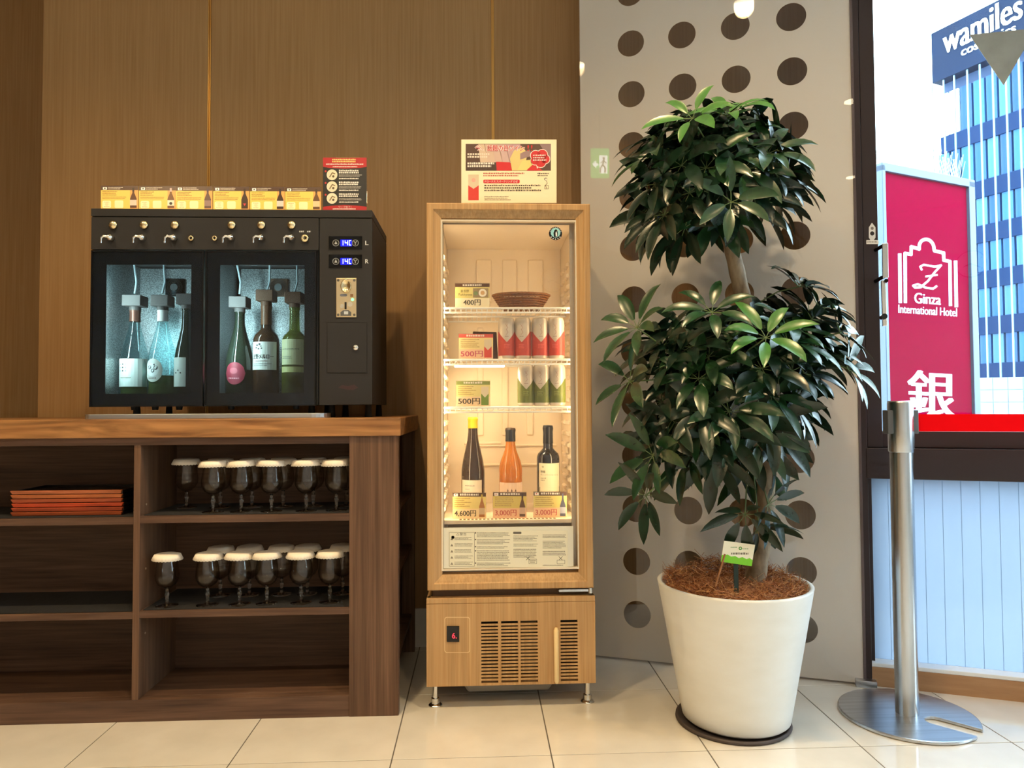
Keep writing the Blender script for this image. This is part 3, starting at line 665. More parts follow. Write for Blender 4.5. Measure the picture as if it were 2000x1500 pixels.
q = MB(); q.slab(pmap((0, MF - .0012, 0), (0, -1, 0)), 639, 631, 716, 728, .0012); ad = q.build('coin_box_door', M_black, dp, bevel=.0005)
pr = Print(pmap((0, MF - .0002, 0), (0, -1, 0))); pr.frame(638, 630, 717, 729, .9, (14, 14, 14), 1); pr.build('door_gap', ad)
p = mm(695, 679); q = MB(); q.lathe([(0, .007), (.004, .007), (.0055, .0055), (.0078, .005), (.0085, 0), (0, 0)], n=20); q.v = [p + Vector((v.x, -v.z - .001, v.y)) for v in q.v]; q.build('door_lock', M_chrome, ad)
pr = cprint(); pr.poly([(660, 757), (668, 752), (680, 754), (692, 751), (700, 757), (690, 762), (676, 761)], (58, 34, 34), 1); pr.build('faded_emblem', dp)

# six bottles in the dispenser, each with its pouring stopper and tube
BY = 2.235; bz = mzb + .0125
M_stop = mat('grey stopper', (92, 84, 78), .6); M_stopb = mat('brown stopper', (92, 60, 38), .6)
def bz_of(y, px): return onY(px, y, BY).z - bz
def wlab(x0, y0, x1, y1, base, fn=None):
    def f(p):
        p.rect(x0, y0, x1, y1, base, 0, 10)
        if fn: fn(p)
    return f
def lab1(p):
    for i in range(3):
        for j in range(3): p.circ(245.5 + i * 6.5, 711 + j * 6.5, 1.7, (40, 38, 36) if i == 1 else (150, 146, 138), 2, 8)
    p.lines(247, 736, 272, 740, 1, (150, 130, 110), 2)
def lab2(p):
    p.disc(309, 722, 13, 13, (214, 212, 200), 1)
    for a, b, r in ((303, 717, 4), (310, 724, 4), (316, 718, 4.5), (313, 712, 2)): p.circ(a, b, r, (60, 60, 60), 2, 9)
    p.lines(300, 737, 319, 741, 1, (120, 100, 90), 2)
def lab5(p):
    for a, b, r in ((509, 674, 2), (514, 672, 2.4), (507, 679, 1.6), (512, 681, 1.7), (518, 680, 1.6), (517, 676, 1.4)): p.circ(a, b, r, (40, 36, 40), 2, 8)
    p.text('上野メルロー', 499, 691, 539, 701, (24, 22, 24), 2, bold=.25).lines(505, 704, 533, 707, 1, (140, 90, 90), 2).lines(502, 709, 536, 716, 2, (150, 146, 138), 2)
H1 = bz_of(603, 263)
dgrp = 'bottles inside the dispenser'
kc = mat('copper foil', (120, 78, 62), .35, .6); kw = mat('white foil', (214, 206, 192), .4)
bottle('wine_bottle', 'clear tall bottle with dot-grid label, leftmost in the dispenser', 263, BY, bz, prof_flute(.041, H1), G_clear, dgrp, H1, (H1 * .86, H1, kc), wlab(237, 700, 290, 755, (206, 208, 192), lab1), (.055, .033, H1 + .006, M_stop), (H1 * .30, mat('pale wine', (120, 124, 60), .05, trans=.7, ior=1.33)))
bottle('wine_bottle', 'clear tall bottle with white neck foil and round floral label', 317, BY, bz, prof_flute(.041, H1), G_clear, dgrp, H1, (H1 * .86, H1, kw), lambda p: (p.disc(310, 723, 19, 23, (190, 188, 172), 0), lab2(p)), (.052, .033, H1 + .006, M_stop), (H1 * .28, mat('pale wine', (120, 124, 60), .05, trans=.7, ior=1.33)))
H3 = bz_of(600, 362)
bottle('wine_bottle', 'dark green bottle at the right edge of the left dispenser door', 365, BY, bz, prof_flute(.036, H3), G_dkgreen, dgrp, H3, None, wlab(345, 698, 372, 755, (206, 206, 190), lambda p: [p.circ(352 + i * 5, 728 - (i % 2) * 5, 1.6, (50, 50, 50), 2, 8) for i in range(3)]), (.05, .033, H3 + .006, M_stop))
H4 = bz_of(606, 468)
bottle('wine_bottle', 'dark bottle with round red label, left in the right dispenser door', 468, BY, bz, prof_flute(.041, H4), G_dkgreen, dgrp, H4, None, lambda p: (p.disc(467, 729, 19, 22, (142, 46, 58), 0), p.disc(465, 724, 8, 6, (176, 84, 90), 1), p.lines(455, 737, 478, 742, 1, (200, 130, 130), 2)), (.052, .034, H4 + .006, M_stop))
H5 = bz_of(593, 520)
bottle('wine_bottle', 'brown bottle with white label between the red-label and olive bottles', 520, BY, bz, prof_bord(.0385, H5), G_brown, dgrp, H5, (H5 * .78, H5, mat('brown foil', (98, 62, 36), .4)), wlab(496, 667, 543, 722, (208, 204, 186), lab5), (.052, .034, H5 + .006, M_stopb))
H6 = bz_of(597, 573)
bottle('wine_bottle', 'olive green bottle with cream label, rightmost in the dispenser', 575, BY, bz, prof_bord(.0375, H6), G_green, dgrp, H6, None, wlab(554, 662, 596, 712, (206, 200, 150), lambda p: (p.rect(554, 716, 596, 727, (196, 190, 120), 0, 10), p.lines(556, 680, 590, 684, 1, (130, 130, 100), 2), p.lines(556, 695, 576, 702, 2, (150, 150, 120), 2))), (.05, .034, H6 + .006, M_stopb))
for x, xt in ((263, 262), (317, 320), (468, 463), (520, 527), (575, 580)):
    a = onY(x, 574, BY); b = onY(xt, 522, BY + .02); b.z = mzp - .012
    q = MB(); q.tube([a, a.lerp(b, .4) + Vector((.006, 0, 0)), b], .0032, 8); q.build('wine_tube', mat('milky tube', (214, 226, 222), .3), dp)

# drip tray
q = MB(); tm_ = []
dx0, dx1 = onY(160, 812, 2.065).x, onY(640, 812, 2.065).x
pts = []
for cx_, cy_, a0 in ((dx1 - .045, 2.065 + .045, -90), (dx1 - .045, 2.125, 0), (dx0 + .02, 2.125, 90), (dx0 + .02, 2.065 + .02, 180)):
    r = .045 if cx_ > 0 - .5 and a0 == -90 else .02
    pts += [(cx_ + r * cos(radians(a0 + 15 * k)), cy_ + r * sin(radians(a0 + 15 * k)), ZT) for k in range(7)]
zt2 = onY(400, 808, 2.065).z
q.prism(pts, (0, 0, zt2 - ZT - .0)); tag(q.build('drip_tray', M_steel_f, bevel=.0015), 'shallow stainless drip tray with rounded end beneath the dispenser', 'drip tray')

# ================================================================== CARDS
def lean(px, py, Y, deg):
    p0 = onY(px, py, Y); a = radians(deg); return pmap(p0, (0, -cos(a), -sin(a) * -1)) if False else pmap(p0, (0, -cos(a), sin(a)))
def mini_bottle(p, cx, y0, y1, wd, glass, label, cap, l=3):
    h = y1 - y0; n = wd * .3
    p.poly([(cx - wd / 2, y1), (cx + wd / 2, y1), (cx + wd / 2, y0 + h * .55), (cx + wd * .36, y0 + h * .42), (cx + n / 2, y0 + h * .25), (cx + n / 2, y0), (cx - n / 2, y0), (cx - n / 2, y0 + h * .25), (cx - wd * .36, y0 + h * .42), (cx - wd / 2, y0 + h * .55)], glass, l)
    p.rect(cx - n / 2, y0, cx + n / 2, y0 + h * .18, cap, l + 1)
    if label: p.rect(cx - wd / 2, y0 + h * .6, cx + wd / 2, y0 + h * .88, label, l + 1)
def card(name, label, group, mp, x0, y0, x1, y1, zfoot, draw, sheet=(240, 222, 176), foot=.035):
    b = mp((x0 + x1) / 2, y1, 0); t = thing(name, label, 'sign card', b, group)
    q = MB(); q.slab(mp, x0, y0, x1, y1, .0009); q.build('paper_card', mat('card %d %d %d' % sheet, sheet, .6), t)
    q = MB(); q.slab(mp, x0 - 1, y0 - 1.5, x1 + 1, y1 + .3, .0018, l=-9)
    a = mp(x0, y1, -26); c = mp(x1, y1, -26); q.box((a.x, a.y, min(a.z, c.z) - .0005), (c.x, a.y + foot, min(a.z, c.z) + .0012)); q.build('acrylic_stand', M_acryl, t)
    p = Print(mp, .35); draw(p); p.build('card_print', t); return t
FOOT_Y = 2.106
cards = [(197, 270, (84, 44, 26), (220, 190, 170), (50, 34, 30)), (271.5, 343, (110, 66, 36), (226, 220, 196), (206, 170, 160)), (343.5, 415, (90, 62, 56), (140, 110, 104), (70, 50, 60)), (416.5, 487, (56, 34, 26), None, (56, 34, 26)), (488.5, 556, (58, 36, 30), (206, 200, 190), (50, 34, 40)), (557, 627, (96, 62, 34), (214, 186, 140), (60, 40, 30))]
desc = ['brown bottle and pink label pictured, leftmost of the row', 'pink-capped bottle pictured, second from the left', 'purplish bottle pictured, third from the left', 'dark bottle with red heart pictured, fourth from the left', 'dark bottle with white label pictured, fifth from the left', 'amber bottle with wide label pictured, rightmost of the row']
for i, (x0, x1, gc, lc, cc) in enumerate(cards):
    ybot = 408 + (x0 - 197) * .0075; mp = lean(x0, ybot, FOOT_Y, 14); s = x1 - x0; y0 = ybot - 45
    def draw(p, x0=x0, x1=x1, y0=y0, yb=ybot, gc=gc, lc=lc, cc=cc, s=s, i=i):
        p.rect(x0, y0, x1, y0 + 8.5, (78, 52, 42), 1)
        p.rect(x0, y0 + 8.5, x0 + s * .78, yb, (238, 196, 92), 1).rect(x0 + s * .78, y0 + 8.5, x1, yb, (226, 158, 84), 1)
        p.rect(x0 + 4, y0 + 2.5, x0 + 12, y0 + 7.5, (240, 236, 226), 2).circ(x0 + 8, y0 + 5, 1.5, (70, 40, 40), 3, 10)
        p.lines(x0 + 14, y0 + 2.2, x0 + 46, y0 + 8, 2, (206, 190, 170), 2).lines(x0 + 3, y0 + 10.5, x0 + 32, y0 + 20, 3, (150, 110, 50), 2).lines(x0 + 3, y0 + 21, x0 + 50, y0 + 27, 2, (170, 128, 60), 2, .6, .05)
        p.rrect(x0 + 3, yb - 16, x0 + 20, yb - 1.5, 3, (248, 232, 178), 2).lines(x0 + 6, yb - 14, x0 + 17, yb - 12, 1, (176, 150, 90), 3).lines(x0 + 6, yb - 5, x0 + 17, yb - 3, 1, (176, 150, 90), 3).circ(x0 + 11.5, yb - 9, 3.6, (244, 214, 160), 3, 12)
        p.rrect(x0 + 27, yb - 16.5, x0 + 44, yb - 1.5, 2.5, (246, 226, 170), 2)
        mini_bottle(p, x0 + s * .87, y0 + 4, yb - 2, 13, gc, lc, cc)
        if i == 3: p.poly([(x0 + s * .87 - 3, yb - 12), (x0 + s * .87 + 3, yb - 12), (x0 + s * .87, yb - 7)], (210, 50, 60), 5)
        if i == 1: p.circ(x0 + s * .87, yb - 11, 3, (30, 26, 26), 5, 10)
    card('wine_card', 'yellow wine card, ' + desc[i], 'wine cards on the dispenser', mp, x0, y0, x1, ybot, 0, draw, (238, 196, 92))
# instruction sheet
mp = lean(672, 411, FOOT_Y, 6)
def draw(p):
    R, K, Wt, Cr = (176, 34, 40), (42, 38, 38), (226, 214, 200), (222, 208, 176)
    p.rect(631, 308, 716, 411, K, 1)
    p.poly([(631, 308), (716, 308), (716, 326), (703, 328), (673, 329.5), (644, 328), (631, 326)], R, 2).poly([(631, 411), (631, 404), (645, 402), (673, 400.5), (702, 402), (716, 404), (716, 411)], R, 2)
    p.lines(649, 310, 697, 318, 2, (240, 200, 120), 3, .75, .1).lines(637, 319.5, 711, 323, 1, Wt, 3, .7, .05).lines(650, 324.5, 698, 327.5, 1, Wt, 3, .7, 0)
    for k, cy_ in enumerate((341.5, 364.5, 387.5)):
        p.circ(648.5, cy_, 10.5, Cr, 2, 24).circ(636, cy_ - 7, 2, (186, 50, 50), 2, 10)
        p.line([(644, cy_ + 4), (649, cy_ - 4), (654, cy_ - 2)], 2.2, (130, 110, 80), 3).circ(651, cy_ + 3, 2.4, (96, 80, 60), 3, 10)
        p.lines(662, cy_ - 10, 702, cy_ - 2, 2, Wt, 3, .8, .12).lines(662, cy_ - .5, 707, cy_ + 4.5, 2, (190, 180, 168), 3, .6, .1).lines(662, cy_ + 6, 700, cy_ + 9.5, 1, Wt, 3, .7, 0)
    p.text('ワープ完了！', 661, 402.5, 686, 406, Wt, 3).lines(650, 407, 695, 410, 1, Wt, 3, .7, 0)
card('instruction_sheet', 'red and black instruction sheet standing on the right of the dispenser top', None, mp, 631, 308, 716, 411, 0, draw, (42, 38, 38))

# ================================================================== REFRIGERATOR
FF = 2.07
fm = ymap(FF)
fX = lambda x, y=800: fm(x, y).x
fZ = lambda y, x=995: fm(x, y).z
rx0, rx1 = fX(833, 1250), fX(1163, 1250)
dx0_, dx1_ = rx0 + .003, rx1 - .004
zdt, zdb = fZ(397), fZ(1151); zbt, zbb = fZ(1167), fZ(1338)
gx0, gx1 = fX(863, 800), fX(1121, 800); gzt, gzb = fZ(429), fZ(1113)
FBK = 2.55
fr = thing('refrigerator', 'tall oak-clad glass-door refrigerator with lit shelves of wine', 'refrigerator', ((rx0 + rx1) / 2, FF, 0))
def rbox(name, a, b, m, bev=.0015, par=None): q = MB(); q.box(a, b); return q.build(name, m, par or fr, bevel=bev)
# body shell behind the door
BYF = FF + .045
rbox('side_wall', (dx0_, BYF, zdb), (dx0_ + .03, FBK, zdt - .002), M_oak); rbox('side_wall', (dx1_ - .03, BYF, zdb), (dx1_, FBK, zdt - .002), M_oak)
rbox('roof', (dx0_ + .03, BYF, zdt - .035), (dx1_ - .03, FBK, zdt - .002), M_oak); rbox('rear_wall', (dx0_ + .03, FBK - .03, zdb), (dx1_ - .03, FBK, zdt - .035), M_oak)
rbox('chamber_floor', (dx0_ + .03, BYF, zdb), (dx1_ - .03, FBK - .03, zdb + .02), M_liner)
# liner: sides with shelf ribs, embossed back
LX0, LX1, LY = dx0_ + .04, dx1_ - .04, FBK - .065
LB = fZ(1020)                                        # deck level at the front
rbox('liner_side', (dx0_ + .0305, BYF + .001, zdb + .021), (LX0, FBK - .031, zdt - .036), M_liner, .004); rbox('liner_side', (LX1, BYF + .001, zdb + .021), (dx1_ - .0305, FBK - .031, zdt - .036), M_liner, .004)
lb_ = rbox('liner_back', (LX0 + .0005, LY, zdb + .021), (LX1 - .0005, FBK - .031, zdt - .037), M_liner)
rbox('liner_ceiling', (LX0 + .0005, BYF + .001, zdt - .045), (LX1 - .0005, LY - .0005, zdt - .0365), M_liner)
z = LB + .02
while z < zdt - .12:
    for s_ in (-1, 1):
        q = MB(); x = LX0 if s_ < 0 else LX1; e = .009 * -s_
        for ya in (BYF + .03, BYF + .14, BYF + .25): q.hexa([(x, ya, z), (x + e, ya + .008, z + .003), (x + e, ya + .062, z + .003), (x, ya + .07, z), (x, ya, z + .018), (x + e, ya + .008, z + .013), (x + e, ya + .062, z + .013), (x, ya + .07, z + .018)])
        q.build('shelf_rib', M_liner, fr, bevel=.002)['kind'] = 'stuff'
    z += .036
def emboss(a, b, c, d, dep=.008):
    q = MB(); q.box((onY(a, 700, LY).x, LY - dep, onY(1000, d, LY).z), (onY(b, 700, LY).x, LY + .001, onY(1000, c, LY).z)); q.build('embossed_rib', M_liner, lb_, bevel=.004)
for a, b in ((931, 961), (982, 1010), (1032, 1062)): emboss(a, b, 508, 590)
emboss(906, 1086, 476, 484); emboss(906, 978, 862, 868); emboss(906, 1086, 868, 872); emboss(906, 1086, 905, 910); emboss(906, 1086, 1000, 1004)
for a in (932, 980, 1028): emboss(a, a + 12, 640, 850)
# lamp on the chamber ceiling front, lamp bar under the second shelf
# door: mitred frame, gasket, glass
def mitre(x0, x1, z0, z1, prof):
    """four mitred bars; prof = [(inset, y)] from outside inwards"""
    C = [lambda i: (x0 + i, z0 + i), lambda i: (x1 - i, z0 + i), lambda i: (x1 - i, z1 - i), lambda i: (x0 + i, z1 - i)]
    out = []
    for k in range(4):
        A, B = C[k], C[(k + 1) % 4]; q = MB(); n = len(prof)
        vs = [Vector((A(i)[0], y, A(i)[1])) for i, y in prof] + [Vector((B(i)[0], y, B(i)[1])) for i, y in prof]
        q.add(vs, [(j, (j + 1) % n, n + (j + 1) % n, n + j) for j in range(n)] + [tuple(range(n)), tuple(range(2 * n - 1, n - 1, -1))]); out.append(q)
    return out
door = bpy.data.objects.new('door', None); COL.objects.link(door); door.parent = fr; LOC['door'] = LOC[fr.name]; door.name = 'glazed_door'; LOC['glazed_door'] = LOC[fr.name]
ins = gx0 - dx0_
for k, q in enumerate(mitre(dx0_, dx1_, zdb, zdt, [(0, FF + .04), (0, FF + .002), (.003, FF), (ins * .42, FF), (ins * .5, FF + .004), (ins * .62, FF + .006), (ins * .98, FF + .014), (ins, FF + .04)])):
    q.build('frame_bar', M_oak, door)
for k, q in enumerate(mitre(dx0_ + ins, dx1_ - ins * .96, gzb, gzt, [(-.003, FF + .03), (-.003, FF + .013), (.0022, FF + .013), (.0022, FF + .03)])): q.build('glass_bead', mat('warm aluminium bead', (226, 208, 178), .35, .4), door)
q = MB(); q.box((gx0 - .004, FF + .018, gzb - .004), (gx1 + .004, FF + .024, gzt + .004)); q.build('glass_pane', M_pane_f, door)
q = MB(); ring_frame(q, dx0_ + .006, dx1_ - .006, zdb + .006, zdt - .006, gx0 + .004, gx1 - .004, gzb + .0, gzt - .004, FF + .0405, BYF - .0005); q.build('gasket', mat('gasket grey', (176, 164, 146), .6), door)
# badge
bp_ = pmap((0, FF + .0178, 0), (0, -1, 0)); p = Print(bp_, .2)
p.circ(1085, 456, 13, (16, 16, 18), 1, 28).circ(1085, 454.5, 9.4, (150, 206, 208), 2, 24)
p.poly([(1082, 463), (1081, 455), (1083, 449.5), (1086, 447.5), (1088.5, 450), (1089.5, 456), (1088.5, 463)], (18, 18, 22), 3, ).poly([(1085.5, 462), (1085, 455), (1086.5, 451.5), (1088, 456), (1087.6, 462)], (238, 236, 228), 4).poly([(1088, 449.5), (1091, 450.5), (1088, 451)], (220, 160, 60), 4)
for k in range(5): a = radians(40 + k * 25); p.circ(1085 + 11.2 * cos(a), 456 + 11 * sin(a), 1.2, (226, 222, 214), 3, 6)
for k in range(9): a = radians(200 + k * 17.5); p.circ(1085 + 11.2 * cos(a), 455.5 + 11 * sin(a), .8, (210, 206, 198), 3, 6)
p.build('round_badge', door)
# warning label along the foot of the glass
q = MB(); q.box((gx0 + .003, FF + .0165, gzb + .003), (gx1 - .003, FF + .0178, fZ(1031))); wl_ = q.build('warning_plate', frosted_mat('label plate', (232, 226, 204), .15), door)
p = Print(pmap((0, FF + .0164, 0), (0, -1, 0)), .4); p.rect(877, 1036, 1109, 1108, (224, 216, 188), 1)
I = (96, 90, 76)
p.frame(877.5, 1040, 926.5, 1106, .6, I, 2).text('△警告', 891, 1040.5, 911, 1046, I, 2).frame(884, 1049, 885, 1050, 5, (60, 56, 50), 2)
for k in range(5): p.lines(888, 1049 + k * 12, 924, 1056 + k * 12, 3, I, 2, .55, .3).poly([(879.5, 1055 + k * 12), (885.5, 1055 + k * 12), (882.5, 1050 + k * 12)], (140, 132, 112), 2)
for a, b, r in ((1040, 1050, 4), (1053, 1064, 4), (1067, 1072, 2), (1075, 1096, 7), (1099, 1107, 3)): p.rect(927.5, a - .4, 930, a + 2, (70, 64, 54), 2).lines(931.5, a, 998, b, r, I, 2, .55, .25)
p.rrect(1002, 1038.5, 1018.5, 1043, 2.1, (96, 90, 80), 2)
for a, b, r in ((1046, 1058, 5), (1062, 1068, 3), (1072, 1090, 6)): p.lines(1003, a, 1052, b, r, I, 2, .55, .25)
for a, b, r in ((1044, 1052, 3), (1056, 1072, 6), (1076, 1086, 3)): p.lines(1060, a, 1107, b, r, I, 2, .55, .25)
for cx in (1031, 1095): p.line([(cx - 3.5, 1087), (cx + 3.5, 1094)], 1, I, 2).line([(cx + 3.5, 1087), (cx - 3.5, 1094)], 1, I, 2)
p.frame(1033, 1092, 1048, 1101, .7, I, 2).lines(1036, 1094, 1046, 1100, 2, I, 3).frame(1088, 1094, 1103, 1101, .7, I, 2).lines(1060, 1103, 1106, 1106, 1, I, 2)
p.build('warning_print', wl_)
# wire shelves
def shelf_at(y, name='wire_shelf'):
    z = onY(1000, y, BYF + .02).z; q = MB(); ya, yb = BYF + .02, LY - .012; r = .0022
    for yy, zz, rr in ((ya, z, .0034), (ya, z - .013, .0028), (yb, z, .003), ((ya + yb) / 2, z - .004, .003)): q.tube([(LX0 + .004, yy, zz), (LX1 - .004, yy, zz)], rr, 8)
    n = 25
    for k in range(n):
        x = LX0 + .008 + (LX1 - LX0 - .016) * k / (n - 1); q.tube([(x, ya, z - .013), (x, ya - .0005, z + .001), (x, ya + .006, z + .0026), (x, yb, z + .0026)], .0014, 5)
    o = q.build(name, M_wire, fr); o['kind'] = 'stuff'; return z + .0042
zsh = [shelf_at(602), shelf_at(703), shelf_at(796)]
dk = rbox('deck', (LX0 + .0005, BYF + .002, LB - .012), (LX1 - .0005, LY - .0005, LB), M_liner)
q = MB()
for k in range(25):
    a = onY(898 + k * 8.05, 1025, BYF + .001); q.box((a.x - .0038, BYF + .0005, LB - .0105), (a.x + .0038, BYF + .003, LB - .002))
q = MB()
for k in range(25):
    a = onZ(898 + k * 8.05, 1024.5, LB); q.box((a.x - .0034, BYF + .008, LB - .001), (a.x + .0034, BYF + .026, LB + .0004))
o = q.build('air_slots', mat('slot shadow', (120, 92, 60), .8), dk); o['kind'] = 'stuff'
# lamps of the chamber
wl = (1.0, .76, .44)
def cham(name, loc, sx, sy, e, aim):
    l = bpy.data.lights.new(name, 'AREA'); l.shape = 'RECTANGLE'; l.size = sx; l.size_y = sy; l.energy = e; l.color = wl
    o = bpy.data.objects.new(name, l); COL.objects.link(o); o.parent = fr; o.location = Vector(loc) - LOC[fr.name]; o.rotation_euler = Vector(aim).to_track_quat('-Z', 'Y').to_euler(); return o
lx0, lx1 = onY(888, 720, BYF + .1).x, onY(985, 720, BYF + .1).x; zl = zsh[1] - .022
q = MB(); q.box((lx0, BYF + .07, zl), (lx1, BYF + .10, zl + .008)); q.build('lamp_bar', mat('lamp bar glow', (255, 240, 200), emit=5), fr, bevel=.002)
cham('shelf_lamp', ((lx0 + lx1) / 2, BYF + .085, zl - .003), .13, .03, 1.3, (0, .15, -1))
for x, ax in ((LX0 + .002, .5), (LX1 - .002, -.5)):
    q = MB(); q.box((x - .004, BYF + .001, LB + .04), (x + .004, BYF + .006, zdt - .10)); q.build('lamp_tube', mat('lamp tube glow', (255, 226, 170), emit=3), fr)
    cham('tube_lamp', (x, BYF + .014, (LB + zdt) / 2 - .05), .01, .80, 1.15, (ax, 1, 0))
# machine compartment
rbox('neck', (dx0_ + .012, FF + .03, zbt - .002), (dx1_ - .012, FBK, zdb), mat('neck brown', (92, 66, 44), .6))
rbox('base_side', (rx0, FF + .012, zbb), (rx0 + .012, FBK, zbt), M_oak); rbox('base_side', (rx1 - .012, FF + .012, zbb), (rx1, FBK, zbt), M_oak)
rbox('base_core', (rx0 + .013, FF + .06, zbb + .01), (rx1 - .013, FBK - .01, zbt - .004), M_dark); rbox('base_bottom', (rx0 + .012, FF + .012, zbb), (rx1 - .012, FBK, zbb + .008), M_oak)
rbox('base_cap', (rx0, FF, fZ(1177)), (rx1, FF + .03, zbt), M_oak, .001)
bfm = pmap((0, FF, 0), (0, -1, 0)); q = MB(); zc0, zc1 = zbb, fZ(1177) - .0008
groups = [(940, 973), (979, 1012), (1017, 1050.5), (1095, 1128.5)]; gz0, gz1 = fZ(1333.5), fZ(1213)
xs = [rx0] + [fX(v, 1270) for g_ in groups for v in g_] + [rx1]
for a, b in zip(xs[0::2], xs[1::2]): q.box((a, FF, zc0), (b, FF + .012, zc1))
for a, b in zip(xs[1::2], xs[2::2]): q.box((a, FF, zc0), (b, FF + .012, gz0)); q.box((a, FF, gz1), (b, FF + .012, zc1))
bfp = q.build('base_front', M_oak, fr)
NS = 18; ph = (gz1 - gz0) / NS; sl = None
for a, b in zip(xs[1::2], xs[2::2]):
    for k in range(NS):
        if k == 0: continue
        zz = gz0 + k * ph
        q = MB(); q.box((a, FF + .0004, zz - ph * .27), (b, FF + .003, zz + ph * .27)); q.build('slat', M_oak, bfp)
q = MB(); q.box((xs[5] + .004, FF + .035, gz0 + .02), (xs[6], FF + .045, gz1 - .01)); q.build('filter_screen', mat('grey filter', (120, 104, 80), .8), fr)
p = Print(bfm); p.rrect(868, 1205, 918, 1275, 5, (222, 190, 140), 1).rrect(869.2, 1206.2, 916.8, 1273.8, 4.4, (184, 142, 92), 2)
p.build('thermostat_outline', fr).data.materials[1] = M_oak
q = MB(); q.slab(pmap((0, FF - .003, 0), (0, -1, 0)), 872.5, 1223, 897, 1254, .003); th = q.build('thermostat', M_gblack, fr, bevel=.001)
p = Print(pmap((0, FF - .0031, 0), (0, -1, 0))); p.text('6.', 883, 1236, 892, 1247, (255, 40, 60), 1); o = p.build('thermostat_digit', th); o.data.materials[0] = mat('red digit', (255, 50, 70), .4, emit=1.6)
q = MB(); a = bfm(1086, 1228); b = bfm(1087, 1331); q.tube([a + Vector((0, -.004, .004)), a.lerp(b, .02) + Vector((0, -.004, 0)), a.lerp(b, .98) + Vector((0, -.004, 0)), b + Vector((0, -.004, -.004))], [.004, .0072, .0072, .004], 12); q.build('pale_pull_strip', mat('pale wood strip', (236, 206, 150), .5), fr)
# feet, drain pan, hinge
for x in (852, 1146):
    for yy in (FF + .035, FBK - .05):
        c = onZ(x, 1366, 0); c = Vector((c.x if yy < 2.3 else c.x, yy, 0)); q = MB()
        q.cyl(c + Vector((0, 0, .012)), c + Vector((0, 0, zbb + .004)), .0075, n=14); q.lathe([(0, .007), (.012, .007), (.019, .003), (.0205, 0), (0, 0)], c, 24); q.cyl(c + Vector((0, 0, .006)), c + Vector((0, 0, .021)), .0125, n=6); q.build('levelling_foot', M_chrome, fr)
q = MB(); a = onY(900, 1345, FF + .05); b = onY(1086, 1345, FF + .05); q.hexa([(a.x + .02, FF + .06, .024), (b.x - .02, FF + .06, .024), (b.x - .02, FF + .4, .024), (a.x + .02, FF + .4, .024), (a.x, FF + .04, zbb - .001), (b.x, FF + .04, zbb - .001), (b.x, FF + .42, zbb - .001), (a.x, FF + .42, zbb - .001)]); q.build('drain_pan', mat('grey pan', (132, 126, 118), .6), fr, bevel=.008)
q = MB(); a = fm(1092, 1155); b = fm(1158, 1155); q.box((a.x, FF + .004, a.z - .003), (b.x, FF + .03, a.z + .004)); q.cyl((b.x - .006, FF + .006, a.z - .007), (b.x - .006, FF + .006, a.z + .008), .007, n=14); q.build('lower_hinge', M_steel_f, fr, bevel=.0008)
q = MB(); a = fm(1114, 391); b = fm(1143, 391); q.box((a.x, FF + .03, zdt), (b.x, FF + .06, zdt + .008)); q.build('upper_hinge', M_gblack, fr, bevel=.001)

# ---- what stands in the refrigerator
def bask():
    c = onY(1018, 598, BYF + .13); c.z = zsh[0]; t = thing('wicker_basket', 'oval brown wicker basket on the top refrigerator shelf', 'basket', c)
    M_w = noise_mix('brown wicker', (150, 96, 50), (104, 62, 30), (260, 260, 260), .6); n = 96; rows = 8
    for r in range(rows):
        f = r / (rows - 1); a = .055 + .033 * f ** .8; b = a * .72; zz = .004 + f * .046; q = MB()
        for ph_ in (0, pi):
            pts = [(c.x + (a + .0016 * sin(i * 2 * pi / n * 24 + ph_ + r * pi)) * cos(2 * pi * i / n), c.y + (b + .0016 * sin(i * 2 * pi / n * 24 + ph_ + r * pi)) * sin(2 * pi * i / n), c.z + zz + .0006 * cos(i * 2 * pi / n * 24 + ph_)) for i in range(n + 1)]
            q.tube(pts, .0029 if r < rows - 1 else .0038, 5)
        q.build('woven_row', M_w, t)
    q = MB()
    for k in range(24):
        th_ = 2 * pi * k / 24; q.tube([(c.x + a_ * cos(th_), c.y + a_ * .72 * sin(th_), c.z + .002 + f * .048) for f, a_ in ((0, .053), (.5, .073), (1, .088))], .0022, 5)
    o = q.build('stakes', M_w, t); o['kind'] = 'stuff'
    q = MB(); q.lathe([(0, .002), (.054, .002), (.054, .006), (0, .006)], c, 32, sy=.72); q.build('basket_base', M_w, t)
bask()
